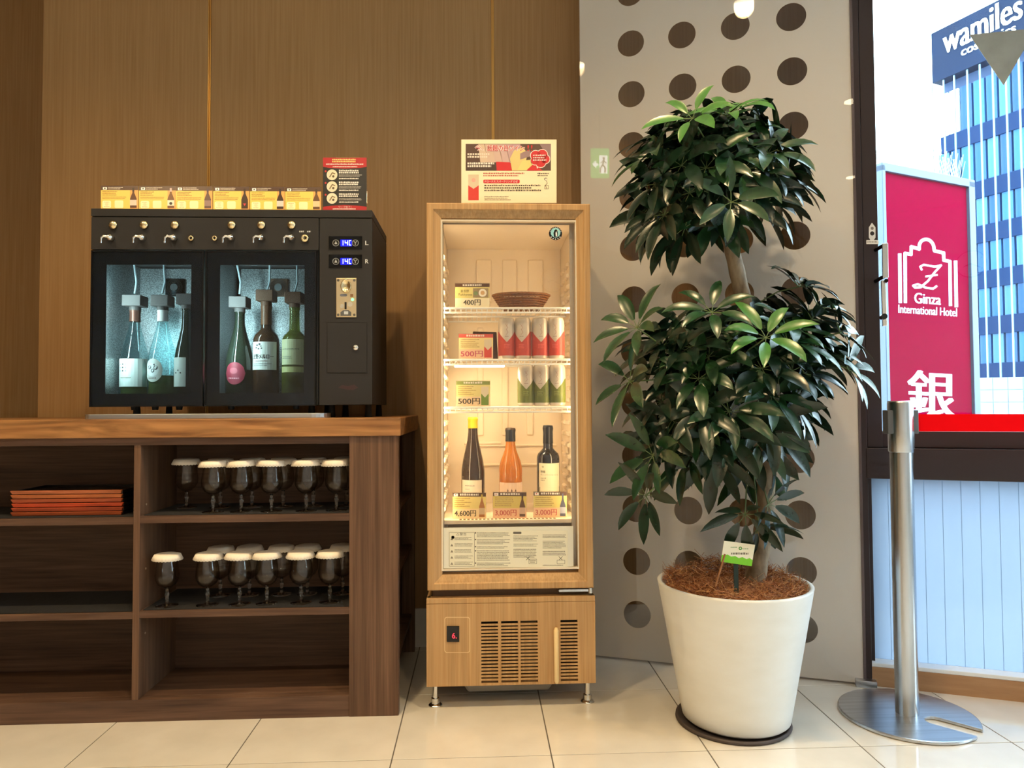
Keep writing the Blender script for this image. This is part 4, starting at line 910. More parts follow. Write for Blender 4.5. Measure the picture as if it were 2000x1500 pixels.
def can_proto(name, low, low2, label):
    t = thing(name, label, 'can', (0, 0, 0)); q = MB(); R, H = .0252, .125
    q.lathe([(0, .003), (R * .8, .0), (R * .95, .004), (R, .01), (R, H - .012), (R * .88, H - .003), (R * .86, H), (R * .8, H - .002), (0, H - .003)], n=32); q.build('can_body', mat('can silver', (206, 192, 172), .35, .3), t)
    q = MB(); n = 40; lowm = []
    for i in range(n):
        def pt(k, lo):
            a = -pi / 2 + (k / n - .5) * 2 * pi; u = abs((k / n - .5) * 2); zt_ = .050 + min(u * 2.6, 1) * .034 if not lo else .010
            if u > .7: zt_ = .084 if not lo else .010
            return Vector(((R + .0003) * cos(a), (R + .0003) * sin(a), zt_))
        q.add([pt(i, 1), pt(i + 1, 1), pt(i + 1, 0), pt(i, 0)], [(0, 1, 2, 3)], 0, True)
    q.build('colour_sleeve', noise_mix('sleeve ' + name, low, low2, (300, 300, 90), .4), t)
    def mp(x, y, l=0): a = -pi / 2 + x / R; return Vector(((R + .0004 + l * .0001) * cos(a), (R + .0004 + l * .0001) * sin(a), H - y))
    p = Print(mp); p.line([(-.004, .02), (.003, .03), (-.001, .037), (.004, .045), (-.002, .052)], .0012, (176, 136, 120), 1).line([(.004, .018), (-.002, .028)], .001, (186, 150, 130), 1).lines(-.006, .056, .006, .060, 1, (150, 120, 110), 1).lines(-.009, .08, .009, .095, 3, tuple(min(255, v + 30) for v in low), 1)
    p.build('can_print', t); return t
def can_row(proto, xs_, Y, zb, labels, grp):
    for i, (x, la) in enumerate(zip(xs_, labels)):
        p = onY(x, 700, Y); p.z = zb; p = Vector((p.x, Y, zb))
        if i == 0: proto.location = p; proto['label'] = la; proto['group'] = grp
        else: o = dup(proto, p, la, random.uniform(-.25, .25)); o['group'] = grp
rc = can_proto('red_wine_can', (196, 72, 56), (178, 56, 46), ''); CYF = BYF + .058
pos4 = ['leftmost of the red front row', 'second of the red front row', 'third of the red front row', 'rightmost of the red front row']
can_row(rc, [989.5, 1021.5, 1054.5, 1086.5], CYF, zsh[1], ['slim can with red lower half, ' + s_ for s_ in pos4], 'red wine cans')
gc = can_proto('green_wine_can', (108, 114, 44), (84, 94, 34), '')
can_row(gc, [1026.5, 1057, 1088], CYF, zsh[2], ['slim can with green lower half, ' + s_ for s_ in ('leftmost of the green front row', 'middle of the green front row', 'rightmost of the green front row')], 'green wine cans')
q = MB(); a = onY(922, 697, BYF + .12); b = onY(972, 650, BYF + .12); q.hexa([(a.x, BYF + .07, zsh[1]), (b.x, BYF + .09, zsh[1]), (b.x, BYF + .15, zsh[1]), (a.x, BYF + .15, zsh[1]), (a.x + .003, BYF + .075, b.z), (b.x - .004, BYF + .095, b.z), (b.x - .004, BYF + .15, b.z), (a.x + .003, BYF + .15, b.z)])
tag(q.build('dark_box', mat('dark card box', (62, 34, 22), .6), bevel=.002), 'dark brown box behind the red-topped price card', 'box')

# bottles on the deck
DY = BYF + .16; dz = LB + .0003
def hz(y, x): return onY(x, y, DY).z - dz
fgrp = 'wine bottles in the refrigerator'
Ha, Hb, Hc = hz(815, 923), hz(836, 996), hz(831, 1069)
def la(p): p.lines(908, 948, 927, 951, 1, (120, 114, 108), 2).lines(908, 955, 917, 957.5, 1, (150, 144, 136), 2)
bottle('wine_bottle', 'dark bottle dipped in yellow wax, left in the refrigerator', 923, DY, dz, prof_flute(.037, Ha), G_amber, fgrp, Ha, (Ha * .885, Ha, mat('yellow wax', (226, 176, 24), .4)), lambda p: (p.rect(902, 938, 940, 1000, (216, 204, 180), 0, 10), la(p)))
def lbb(p):
    for j in range(2):
        for i in range(3): p.poly([(988 + i * 7.5, 960 + j * 8), (991 + i * 7.5, 960 + j * 8), (989.5 + i * 7.5, 954.5 + j * 8)], (70, 50, 44), 2).circ(989.5 + i * 7.5, 959.5 + j * 8, 1.2, (70, 50, 44), 2, 6)
M_rose = mat('orange wine glass', (208, 124, 38), .06, coat=1); M_rose.node_tree.nodes['Principled BSDF'].inputs['Transmission Weight'].default_value = .35; M_rose.node_tree.nodes['Principled BSDF'].inputs['IOR'].default_value = 1.1
bottle('wine_bottle', 'orange wine bottle with black screw cap in the refrigerator middle', 996, DY, dz, prof_burg(.037, Hb), M_rose, fgrp, Hb, (Hb * .84, Hb, mat('black cap', (24, 24, 26), .35)), lambda p: (p.rect(974.5, 943, 1018, 1000, (226, 196, 168), 0, 12), lbb(p)))
def lcc(p): p.circ(1057, 912, 2, (150, 150, 120), 2, 8).text('駒園', 1053, 919, 1061, 924, (70, 66, 60), 2).text('ヴィンテージルージュ', 1053, 925.5, 1086, 929.5, (70, 66, 60), 2).lines(1053, 933, 1064, 941, 2, (150, 144, 124), 2).poly([(1051, 952), (1065, 957), (1089, 951), (1089, 962), (1051, 962)], (50, 74, 62), 2).poly([(1051, 959), (1070, 958), (1089, 960), (1089, 972), (1051, 972)], (150, 156, 74), 3)
bottle('wine_bottle', 'black bottle with landscape label, right in the refrigerator', 1069, DY, dz, prof_bord(.0365, Hc), G_black, fgrp, Hc, (Hc * .79, Hc, mat('black foil', (20, 20, 24), .3)), lambda p: (p.rect(1050, 905, 1089.5, 974, (222, 212, 176), 0, 12), lcc(p)))

# price cards
def price(name_label, mp, x0, y0, x1, y1, head, cols, txt, tcol, pic, grp='price cards in the refrigerator'):
    def draw(p):
        w_, h_ = x1 - x0, y1 - y0
        p.rect(x0, y0, x1, y0 + h_ * .15, head, 1).rect(x0, y0 + h_ * .15, x1, y0 + h_ * .62, cols[0], 1).rect(x0, y0 + h_ * .62, x1, y1, cols[1], 1)
        p.lines(x0 + w_ * .22, y0 + 1.2, x0 + w_ * .8, y0 + h_ * .14, 1, (226, 214, 196), 2, .7, .2)
        if pic != 'food': p.lines(x0 + w_ * .06, y0 + h_ * .2, x0 + w_ * .62, y0 + h_ * .58, 5, (150, 118, 66), 2, .5, .5)
        p.text(txt, x0 + w_ * .06 if pic != 'food' else x0 + w_ * .24, y0 + h_ * .68, x0 + (w_ * .70 if pic != 'food' else w_ * .74), y0 + h_ * .93, tcol, 3, bold=.25)
        if pic == 'food':
            p.text('富良野', x0 + w_ * .16, y0 + h_ * .26, x0 + w_ * .4, y0 + h_ * .38, (90, 74, 30), 2).text('Fukkyose', x0 + w_ * .1, y0 + h_ * .42, x0 + w_ * .5, y0 + h_ * .55, (90, 74, 30), 2)
            p.rect(x0 + w_ * .52, y0 + h_ * .2, x1 - 2, y0 + h_ * .6, (150, 130, 96), 2).circ(x0 + w_ * .8, y0 + h_ * .4, h_ * .17, (236, 226, 206), 3).circ(x0 + w_ * .8, y0 + h_ * .4, h_ * .09, (200, 160, 110), 4).circ(x0 + w_ * .6, y0 + h_ * .42, h_ * .09, (120, 136, 90), 3)
        elif pic[0] == 'can':
            p.rect(x1 - w_ * .26, y0 + h_ * .22, x1 - w_ * .04, y1 - 2, (214, 196, 164), 2).poly([(x1 - w_ * .26, y1 - 2), (x1 - w_ * .04, y1 - 2), (x1 - w_ * .04, y0 + h_ * .5), (x1 - w_ * .15, y0 + h_ * .66), (x1 - w_ * .26, y0 + h_ * .5)], pic[1], 3)
        else:
            p.rect(x0 + 2.5, y0 + 1.5, x0 + w_ * .16, y0 + h_ * .135, (236, 226, 210), 2).circ(x0 + w_ * .09, y0 + h_ * .075, 1.2, (190, 40, 40), 3, 8); mini_bottle(p, x1 - w_ * .12, y0 + h_ * .06, y1 - 2.5, w_ * .17, pic[1], pic[2], pic[3], 3)
    card('price_card', name_label, grp, mp, x0, y0, x1, y1, 0, draw, (232, 206, 140), .02)
cY = BYF + .03
DK = (84, 58, 44)
def cm_(px, py, zb):   # card plane: stands on zb, nearly upright
    return lean(px, py, cY, 5)
def ybase(x, zb):
    # pixel row where the card's foot meets the shelf
    lo, hi = 300, 1200
    for _ in range(40):
        m_ = (lo + hi) / 2
        if onY(x, m_, cY).z > zb + .0008: lo = m_
        else: hi = m_
    return lo
for (la_, x0, x1, h_, zb, head, cols, txt, tc, pic) in (
    ('white price card reading 400円 beside the wicker basket', 889, 956, 46, zsh[0], DK, ((216, 198, 120), (236, 222, 184)), '400円', (40, 30, 24), 'food'),
    ('red-topped price card reading 500円 beside the red cans', 896, 963, 48, zsh[1], (206, 84, 70), ((230, 206, 140), (236, 190, 150)), '500円', (190, 70, 100), ('can', (206, 66, 52))),
    ('green-topped price card reading 500円 beside the green cans', 891, 957, 49, zsh[2], (130, 140, 70), ((222, 204, 130), (236, 204, 160)), '500円', (40, 30, 30), ('can', (110, 136, 50))),
    ('price card reading 4,600円 before the yellow wax bottle', 884, 949, 50, LB, DK, ((226, 200, 116), (238, 206, 150)), '4,600円', (44, 36, 24), ('b', (170, 110, 60), (200, 170, 130), (190, 160, 60))),
    ('price card reading 3,000円 before the orange wine bottle', 963, 1028, 50, LB, DK, ((214, 190, 100), (238, 186, 140)), '3,000円', (190, 84, 70), ('b', (96, 66, 44), (206, 170, 140), (60, 44, 50))),
    ('price card reading 3,000円 before the black landscape-label bottle', 1042, 1107, 50, LB, DK, ((216, 194, 110), (238, 190, 144)), '3,000円', (196, 96, 84), ('b', (84, 84, 96), (170, 170, 178), (90, 90, 110)))):
    yb = ybase((x0 + x1) / 2, zb); price(la_, lean((x0 + x1) / 2, yb, cY, 5), x0, yb - h_, x1, yb, head, cols, txt, tc, pic)

# poster on the refrigerator
PYp = FF + .03; yb = 396.5
mp = lean(995, yb, PYp, 5)
def draw(p):
    Bk, R, K = (86, 62, 52), (200, 44, 48), (60, 46, 40)
    p.rect(909.5, 281, 1076, 333.5, Bk, 1)
    for k in range(6): p.poly([(940 + k * 15, 333), (956 + k * 15, 333), (946 + k * 14, 282), (934 + k * 13, 282)], (206 - k * 4, 178 - k * 6, 150), 2)
    p.rect(909.5, 317, 972, 333.5, (74, 56, 48), 3).poly([(970, 333.5), (969, 316), (996, 317), (1000, 333.5)], R, 4).poly([(1000, 333.5), (996, 318), (1010, 322), (1014, 333.5)], (176, 44, 46), 4)
    p.poly([(1000, 333), (996, 310), (1004, 294), (1022, 288), (1030, 300), (1024, 333)], (216, 190, 120), 5).poly([(1016, 300), (1034, 292), (1040, 304), (1016, 312)], (150, 120, 116), 6).poly([(1010, 333), (1020, 314), (1038, 312), (1040, 322), (1028, 333)], (222, 200, 120), 7).poly([(1028, 333.5), (1042, 320), (1060, 333.5)], R, 6)
    p.poly([(1054, 282), (1076, 282), (1076, 310), (1066, 300)], (140, 112, 110), 3)
    p.text('今、', 928, 283.5, 944, 294.5, (255, 236, 224), 6, bold=1.2).text('今、', 928, 283.5, 944, 294.5, R, 7).text('話題の缶ワイン', 952, 283.5, 1024, 295.5, (255, 236, 224), 6, bold=1.2).text('話題の缶ワイン', 952, 283.5, 1024, 295.5, R, 8, bold=.2).text('!!', 1030, 283.5, 1040, 295, R, 8)
    p.lines(913, 299, 958, 310, 2, (222, 206, 186), 6, .7, .2).lines(913, 317, 968, 328, 2, (230, 216, 198), 6, .75, .2)
    for cx, cy_, r in ((1046, 304, 9.5), (1059, 302.5, 10), (1065, 311, 8.5), (1056, 317, 10), (1045, 314, 8)): p.circ(cx, cy_, r + 1.3, (246, 220, 204), 7, 16).circ(cx, cy_, r, R, 8, 16)
    p.poly([(1047, 322), (1054, 324), (1049, 330)], (246, 220, 204), 7).lines(1041, 302, 1068, 316, 3, (248, 214, 204), 9, .6, .2)
    p.lines(944, 337, 1030, 346, 2, (176, 76, 66), 2, .65, .25).lines(1050, 337.5, 1072, 345.5, 2, K, 2, .65, .1)
    p.rrect(944, 351, 1015, 358, 2, R, 2).text('ドローナス スパークリング ロゼ', 947, 352.3, 1011, 356.8, (250, 226, 214), 3)
    p.lines(946, 360.5, 1060, 375, 3, K, 2, .65, .3).lines(946, 383, 1000, 392.5, 3, (110, 90, 74), 2, .55, .4)
    p.circ(1066, 350, 3, K, 2, 10).circ(1066.5, 350.5, 2.2, (230, 214, 186), 3, 10).line([(1067, 353), (1069, 358), (1065, 362), (1068, 368)], .9, K, 2).frame(1064, 362, 1071, 369, .8, K, 2)
    p.rect(914.5, 341, 935, 391, (208, 186, 152), 2).poly([(914.5, 391), (935, 391), (935, 362), (925, 369), (914.5, 362)], (206, 60, 52), 3).circ(925, 352, 4, (226, 160, 140), 3)
card('poster_stand', 'white and red canned wine poster standing on the refrigerator top', None, mp, 901, 272.5, 1087, yb, 0, draw, (240, 218, 178), .03)

# ================================================================== POTTED PLANT
PC = onZ(1437, 1407, 0); PC = Vector((PC.x, PC.y, 0))
SC = onZ(1431, 1407, 0)
q = MB(); q.lathe([(0, .001), (.150, .001), (.153, .004), (.152, .010), (.146, .010), (.143, .006), (0, .006)], (SC.x, SC.y, 0), 48)
tag(q.build('plant_saucer', mat('dark saucer', (70, 60, 56), .6)), 'flat dark round saucer under the white planter', 'saucer')
RT_, RB_ = .2045, .1425; PH = onY(1437, 1136, PC.y).z
M_pot = noise_mix('white planter', (232, 228, 216), (224, 219, 205), (10, 10, 22), .42, lo=.3, hi=.8, extra=((4, 4, 4), .95, 1.0))
q = MB(); q.lathe([(0, .011), (RB_ - .008, .011), (RB_, .018)] + [(RB_ + (RT_ - RB_) * k / 8, .018 + (PH - .022) * k / 8) for k in range(1, 9)] + [(RT_ + .001, PH), (RT_ - .008, PH + .0015), (RT_ - .012, PH - .004), (RT_ - .02, PH - .07), (0, PH - .07)], (PC.x, PC.y, 0), 64)
tag(q.build('planter', M_pot), 'large white tapered planter with scuff marks holding the umbrella plant', 'planter')
# coconut fibre over the soil
q = MB(); rg = random.Random(3)
q.lathe([(RT_ - .022, PH - .045), (RT_ - .018, PH - .022), (RT_ * .8, PH - .012), (RT_ * .5, PH - .002), (.05, PH + .004), (0, PH + .005)], (PC.x, PC.y, 0), 40)
for k in range(5200):
    r = (RT_ - .02) * sqrt(rg.random()); a = rg.uniform(0, 2 * pi); h = PH - .012 + .020 * max(0, sin(a)) * (r / RT_) + .006 * sin(a * 5) + rg.uniform(-.004, .018)
    p = Vector((PC.x + r * cos(a), PC.y + r * sin(a), h)); d = Vector((rg.uniform(-1, 1), rg.uniform(-1, 1), rg.uniform(-.25, .5))).normalized(); e = Vector((rg.uniform(-1, 1), rg.uniform(-1, 1), rg.uniform(-.4, .5))).normalized(); L_ = rg.uniform(.02, .05); w_ = d.cross(e).normalized() * .0006
    def kp(v):
        f = Vector((v.x - PC.x, v.y - PC.y, 0)); m_ = RT_ - .013
        if f.length > m_: f = f.normalized() * m_; v = Vector((PC.x + f.x, PC.y + f.y, v.z))
        return v
    a_, b_, c_ = kp(p), kp(p + d * L_ * .5 + e * .006), kp(p + d * L_ * .8 + e * .018)
    q.add([a_ - w_, a_ + w_, b_ + w_, b_ - w_, c_ + w_, c_ - w_], [(0, 1, 2, 3), (3, 2, 4, 5)], rg.choice((0, 0, 1, 2)))
o = q.build('coconut_fibre', [mat('fibre brown', (170, 108, 64), .8), mat('fibre light', (206, 150, 92), .8), mat('fibre dark', (116, 68, 40), .8)])
o['kind'] = 'stuff'; tag(o, 'tangled brown coconut fibre covering the soil in the planter', 'coconut fibre')

TPX = [(1468, 1160), (1481, 1095), (1492, 1020), (1497, 940), (1494, 850), (1482, 740), (1464, 640), (1446, 560), (1430, 490), (1412, 420), (1404, 350), (1402, 290)]
TR = [.031, .027, .025, .024, .023, .022, .022, .022, .021, .018, .014, .008]
TY = [PC.y + v for v in (0, .005, .01, .012, .01, .0, -.01, -.015, -.01, 0, 0, 0)]
trunk = [onY(x, y, Y) for (x, y), Y in zip(TPX, TY)]
plant = thing('umbrella_plant', 'tall umbrella plant with drooping glossy leaves growing in the white planter', 'plant', (PC.x, PC.y, PH - .01))
# smooth the trunk
fine = []; fr_ = []
for i in range(len(trunk) - 1):
    p0, p1, p2, p3 = trunk[max(i - 1, 0)], trunk[i], trunk[i + 1], trunk[min(i + 2, len(trunk) - 1)]
    for k in range(5):
        t_ = k / 5; fine.append(.5 * ((2 * p1) + (p2 - p0) * t_ + (2 * p0 - 5 * p1 + 4 * p2 - p3) * t_ ** 2 + (3 * p1 - p0 - 3 * p2 + p3) * t_ ** 3)); fr_.append((TR[i] + (TR[i + 1] - TR[i]) * t_) * (1 + .04 * sin(i * 5 + k * 2.1)))
M_bark = noise_mix('grey bark', (164, 142, 112), (112, 92, 68), (70, 70, 26), .75, bump=.6, lo=.3, hi=.7)
q = MB(); q.tube(fine, fr_, 14); q.build('trunk', M_bark, plant)
# crowns: outlines measured in the photo, given depth as rounded masses
crown1 = [(1290, 262), (1350, 240), (1450, 240), (1510, 270), (1540, 340), (1530, 400), (1490, 425), (1440, 410), (1390, 430), (1320, 470), (1275, 430), (1262, 370), (1270, 310)]
crown2 = [(1275, 665), (1340, 640), (1440, 640), (1530, 605), (1590, 610), (1620, 660), (1605, 720), (1560, 790), (1540, 850), (1500, 890), (1450, 910), (1390, 905), (1330, 890), (1285, 910), (1268, 880), (1272, 830), (1285, 770), (1265, 715)]
def inside(x, y, P):
    r = False; j = len(P) - 1
    for i in range(len(P)):
        if (P[i][1] > y) != (P[j][1] > y) and x < (P[j][0] - P[i][0]) * (y - P[i][1]) / (P[j][1] - P[i][1]) + P[i][0]: r = not r
        j = i
    return r
def edge(x, y, P):
    m_ = 1e9
    for i in range(len(P)):
        a = Vector(P[i]); b = Vector(P[(i + 1) % len(P)]); d = b - a; t_ = max(0, min(1, (Vector((x, y)) - a).dot(d) / d.dot(d))); m_ = min(m_, (Vector((x, y)) - a - d * t_).length)
    return m_
rg = random.Random(11)
M_lf = [noise_mix('leaf dark', (26, 50, 34), (18, 37, 26), (40, 40, 40), .27, spec=.6), noise_mix('leaf mid', (38, 72, 38), (26, 52, 30), (40, 40, 40), .27, spec=.6), noise_mix('leaf young', (72, 124, 50), (58, 104, 44), (40, 40, 40), .28, spec=.6)]
M_pet = mat('petiole green', (92, 108, 58), .5)
tips = []; leaves = []
for P, n, ctr, half in ((crown1, 74, (1405, 350), .19), (crown2, 114, (1440, 760), .21)):
    xs_ = [p[0] for p in P]; ys_ = [p[1] for p in P]; got = []
    while len(got) < n:
        best = None; bd = -1
        for _ in range(7):
            while True:
                x, y = rg.uniform(min(xs_), max(xs_)), rg.uniform(min(ys_), max(ys_))
                if inside(x, y, P): break
            dmax = half * min(1, (edge(x, y, P) + 14) / 115) ** .5; d_ = dmax * (rg.choice((-1, -1, 1)) * (1 - rg.random() ** 2 * .8))
            c = onY(x, y, PC.y + d_ * .92 - .01)
            m_ = min([(c - g).length for g in got] or [9])
            if m_ > bd: bd = m_; best = c
        got.append(best)
    cc = onY(*ctr, PC.y); leaves += [(g, cc) for g in got]
hand = [((1352, 232), -.17, 2), ((1420, 225), -.12, 2), ((1496, 660), -.24, 2), ((1428, 395), -.22, 1), ((1500, 300), -.16, 1), ((1244, 640), -.1, 1), ((1600, 600), -.08, 1), ((1390, 610), -.22, 1), ((1640, 650), -.1, 0), ((1230, 745), -.12, 1), ((1275, 890), -.14, 1), ((1482, 1030), -.05, 0), ((1500, 985), -.08, 0), ((1455, 1005), -.10, 0), ((1262, 968), -.12, 0), ((1560, 560), -.06, 0), ((1655, 720), -.12, 1)]
for (x, y), d_, k in hand: leaves.append((onY(x, y, PC.y + d_), onY(1440, 700 if y > 520 else 360, PC.y), k))
# branches: tips spread through the crowns, each running from the trunk
bt = []
for L_ in leaves[::7]:
    g, cc = L_[0], L_[1]; tip = cc.lerp(g, .5); tip.z -= .03
    base = min(fine[12:], key=lambda p: (p - tip).length + (.25 if p.z > tip.z - .03 else 0)); mid = base.lerp(tip, .5) + Vector((0, 0, -.012)); bt.append((tip, base))
    q = MB(); q.tube([base, mid, tip], [.008, .0065, .005], 7); q.build('branch', M_bark, plant)
def leafmesh(c, axis, attach, kind, scale):
    q = MB(); axis = axis.normalized(); a = axis.orthogonal().normalized(); b = axis.cross(a); n = rg.choice((6, 7, 7, 8)); ph0 = rg.uniform(0, 6.28)
    mid = attach.lerp(c, .6) + Vector((0, 0, .012)); q.tube([attach, mid, c], [.0022, .0018, .0022], 5, 1)
    for k in range(n):
        t_ = ph0 + 2 * pi * k / n + rg.uniform(-.15, .15); L_ = rg.uniform(.085, .122) * scale; wd = L_ * rg.uniform(.16, .19)
        out = a * cos(t_) + b * sin(t_); d = (out + axis * rg.uniform(.25, .5)).normalized(); p = c.copy()
        pet = rg.uniform(.018, .03); p2 = p + d * pet; side0 = d.cross(axis).normalized(); q.tube([p, p2], [.0011, .0011], 4, 1); p = p2
        rows = []; S_ = 6; droop = rg.uniform(.45, .85)
        for s_ in range(S_ + 1):
            f = s_ / S_; ww = wd * (sin(pi * min(f * .94 + .04, 1)) ** .75) * (1 - .25 * f)
            if s_ == S_: ww = .0004
            nrm = side0.cross(d).normalized(); side = d.cross(nrm).normalized()
            up_ = nrm if nrm.dot(axis) > 0 else -nrm
            rows.append((p + side * ww + up_ * ww * .28, p.copy(), p - side * ww + up_ * ww * .28)); 
            d = (d + Vector((0, 0, -1)) * droop * (.35 + f) / S_ * 1.5).normalized(); p = p + d * (L_ / S_)
        vs = [v + PN * max(0, .02 - (v - PAN_A).dot(PN)) for r in rows for v in r]; fs = []
        for s_ in range(S_):
            o_ = s_ * 3; fs += [(o_, o_ + 1, o_ + 4, o_ + 3), (o_ + 1, o_ + 2, o_ + 5, o_ + 4)]
        q.add(vs, fs, 0, True)
    return q
for L_ in leaves:
    c, cc = L_[0], L_[1]; dd = (c - PAN_A).dot(PN); c = c + PN * max(0, .16 - dd); out = (c - cc); out.z *= .8; out.normalize(); axis = (out * .9 + Vector((rg.uniform(-.25, .25), rg.uniform(-.35, .05), rg.uniform(.35, .8))))
    tip, base = min(bt, key=lambda v: (v[0] - c).length); hand_ = len(L_) > 2
    kind = L_[2] if hand_ else (rg.choice((0, 0, 0, 1)))
    # keep petioles short: start from the nearest of branch tip or trunk
    st = min([tip, tip.lerp(base, .5)] + fine[20::4], key=lambda v: (v - c).length)
    q = leafmesh(c, axis, st, kind, 1.05 if not hand_ else .95)
    q.build('leaf', [M_lf[kind], M_pet], plant)
# plant name tag and stick
tg = pmap(onY(1441, 1080, PC.y - .115), (.06, -1, .12)); tt = thing('plant_tag', 'white and green plant name tag stuck in the coconut fibre', 'plant tag', tg(1441, 1150))
R_ = lambda x, y: (1441 + (x - 1441) * 1 - (y - 1081) * -.03, y + (x - 1441) * .10)
q = MB(); 
pts = [R_(1411, 1060), R_(1474, 1054), R_(1473, 1102), R_(1409, 1106)]; pts = [(1414, 1056), (1475, 1064), (1468, 1106), (1408, 1097)]
q.prism([tg(*p) for p in pts], tg(0, 0, -12) - tg(0, 0, 0)); q.build('tag_plate', mat('tag white', (238, 228, 196), .5), tt, bevel=.0004)
p = Print(tg, .4); p.poly([(1408, 1097), (1468, 1106), (1470, 1094), (1464, 1090), (1458, 1092), (1450, 1088), (1443, 1090), (1436, 1086), (1428, 1087), (1421, 1083), (1415, 1085), (1410, 1083.5)], (122, 196, 40), 1)
p.circ(1446, 1071, 3.4, (80, 150, 60), 2, 12).circ(1446, 1071, 1.6, (236, 226, 196), 3, 8).lines(1427, 1068, 1441, 1071, 1, (110, 150, 90), 2).lines(1450, 1071, 1464, 1074, 1, (110, 150, 90), 2).lines(1428, 1079, 1462, 1085, 1, (120, 110, 90), 2, .7, 0); p.build('tag_print', tt)
q = MB(); q.fbox((tg(1438, 1092, -16), (tg(1439, 1160, -16) - tg(1438, 1092, -16)).normalized(), Vector((1, 0, 0)), Vector((0, 1, 0))), (0, -.006, 0), (.10, .006, .003)); q.build('tag_stake', mat('dark green stake', (26, 44, 34), .5), tt)
q = MB(); q.tube([onY(1416, 1082, PC.y - .125), onY(1397, 1146, PC.y - .135)], .0024, 6); tag(q.build('wooden_stick', mat('stick wood', (150, 100, 60), .7)), 'thin wooden stick leaning beside the plant tag', 'stick')

# ================================================================== BARRIER POST
BC = onZ(1772, 1399, 0); bpz = onY(1759, 783, BC.y).z
st_ = thing('barrier_post', 'brushed steel belt barrier post on a notched round base', 'barrier post', (BC.x, BC.y, 0))
R = .175; w_ = .026; pts = []; dirn = radians(-48)
a0 = asin(w_ / R)
n = 72
for k in range(n + 1): a = a0 + (2 * pi - 2 * a0) * k / n; pts.append((R * cos(a), R * sin(a)))
for k in range(9): a = -pi / 2 + -pi * k / 8; pts.append((.070 + w_ * cos(a), w_ * sin(a)))
pts = [(BC.x + x * cos(dirn) - y * sin(dirn), BC.y + x * sin(dirn) + y * cos(dirn), .001) for x, y in pts]
q = MB(); q.prism(pts, (0, 0, .009)); q.build('base_plate', M_steel_f, st_, bevel=.003)
zc1 = onY(1760, 883, BC.y).z
q = MB(); q.cyl((BC.x, BC.y, .009), (BC.x, BC.y, zc1 + .004), .0295, n=40); q.build('pole', M_steel, st_)
q = MB(); q.lathe([(0, zc1), (.032, zc1), (.033, zc1 + .003), (.033, bpz - .006), (.031, bpz), (0, bpz)], (BC.x, BC.y, 0), 40); hd = q.build('head', M_steel, st_)
M_slot = mat('grey belt slot', (92, 90, 88), .5, .3)
for dx, dy in ((-.033, 0), (.033, 0), (0, .033)):
    q = MB(); za, zb_ = onY(1759, 847, BC.y).z, onY(1759, 801, BC.y).z
    if dy == 0: q.box((BC.x + dx - .011, BC.y - .014, za), (BC.x + dx + .011, BC.y + .014, zb_))
    else: q.box((BC.x - .014, BC.y + dy - .008, za), (BC.x + .014, BC.y + dy + .011, zb_))
    q.build('belt_slot', M_slot, hd, bevel=.002)
za, zb_ = onY(1850, 842, BC.y).z, onY(1850, 808.5, BC.y).z
q = MB(); q.hexa([(BC.x + .04, BC.y - .001, za), (BC.x + 1.2, BC.y - .30, za - .002), (BC.x + 1.2, BC.y - .297, za - .002), (BC.x + .04, BC.y + .001, za), (BC.x + .04, BC.y - .001, zb_), (BC.x + 1.2, BC.y - .30, zb_ - .002), (BC.x + 1.2, BC.y - .297, zb_ - .002), (BC.x + .04, BC.y + .001, zb_)])
q.build('belt', mat('red webbing', (236, 0, 10), .8, spec=.1), st_)

# ================================================================== OUTSIDE
og = MB(); og.prism([W0 + WU * -3 - WN * .13 + Vector((0, 0, -.03)), W0 + WU * 12 - WN * .13 + Vector((0, 0, -.03)), W0 + WU * 12 - WN * 60 + Vector((0, 0, -.03)), W0 - WU * 3 - WN * 60 + Vector((0, 0, -.03))], (0, 0, -.1)); struct(og.build('pavement', mat('pavement', (84, 86, 90), .8)))
# hotel sign: a lit red board receding to the right
sA = CAM + ray(1728, 600) * 4.0; sB = CAM + ray(1900, 600) * 4.32; SU = Vector((sB.x - sA.x, sB.y - sA.y, 0)); SWID = SU.length; SU.normalize(); SNn = Vector((SU.y, -SU.x, 0)); 
if SNn.dot(sA - CAM) > 0: SNn = -SNn
smap = pmap(Vector((sA.x, sA.y, 0)), SNn); SO = Vector((sA.x, sA.y, 0)); ZZ = Vector((0, 0, 1)); SF = (SO, SU, ZZ, SNn)
sz1 = smap(1735, 326).z; sz0 = .25
sg = thing('hotel_signboard', 'red hotel signboard with white arch emblem beyond the window', 'signboard', SO + Vector((0, 0, -.03)))
q = MB(); q.fbox(SF, (-.0, sz0, -.16), (SWID, sz1, -.002)); q.build('sign_box', mat('sign casing', (96, 102, 111), .5), sg)
q = MB(); q.fbox(SF, (.006, sz0 + .02, -.001), (SWID - .035, sz1 - .035, .001)); q.build('sign_face', mat('sign red', (124, 3, 38), .5, spec=0), sg)
for a, b, c, d in ((-.02, SWID + .02, sz1 - .035, sz1 + .012), (-.02, .006, sz0, sz1), (SWID - .035, SWID + .02, sz0, sz1), (-.02, SWID + .02, sz0 - .02, sz0 + .02)):
    q = MB(); q.fbox(SF, (a, c, -.17), (b, d, .02)); q.build('sign_frame', mat('sign aluminium', (88, 99, 112), .4, .3), sg, bevel=.003)
for u in (.1, SWID - .1): q = MB(); q.fbox(SF, (u - .03, -.03, -.10), (u + .03, sz0, -.05)); q.build('sign_leg', mat('sign casing', (96, 102, 111), .5), sg)
W_ = (190, 200, 200); p = Print(pmap(SO + SNn * .0015, SNn, .001), .6)
def L(*a, wd=6.5): p.line(list(a), wd, W_, 1)
sl_ = lambda x: (x - 1755) * .075
L((1757, 497), (1758, 590), wd=7)
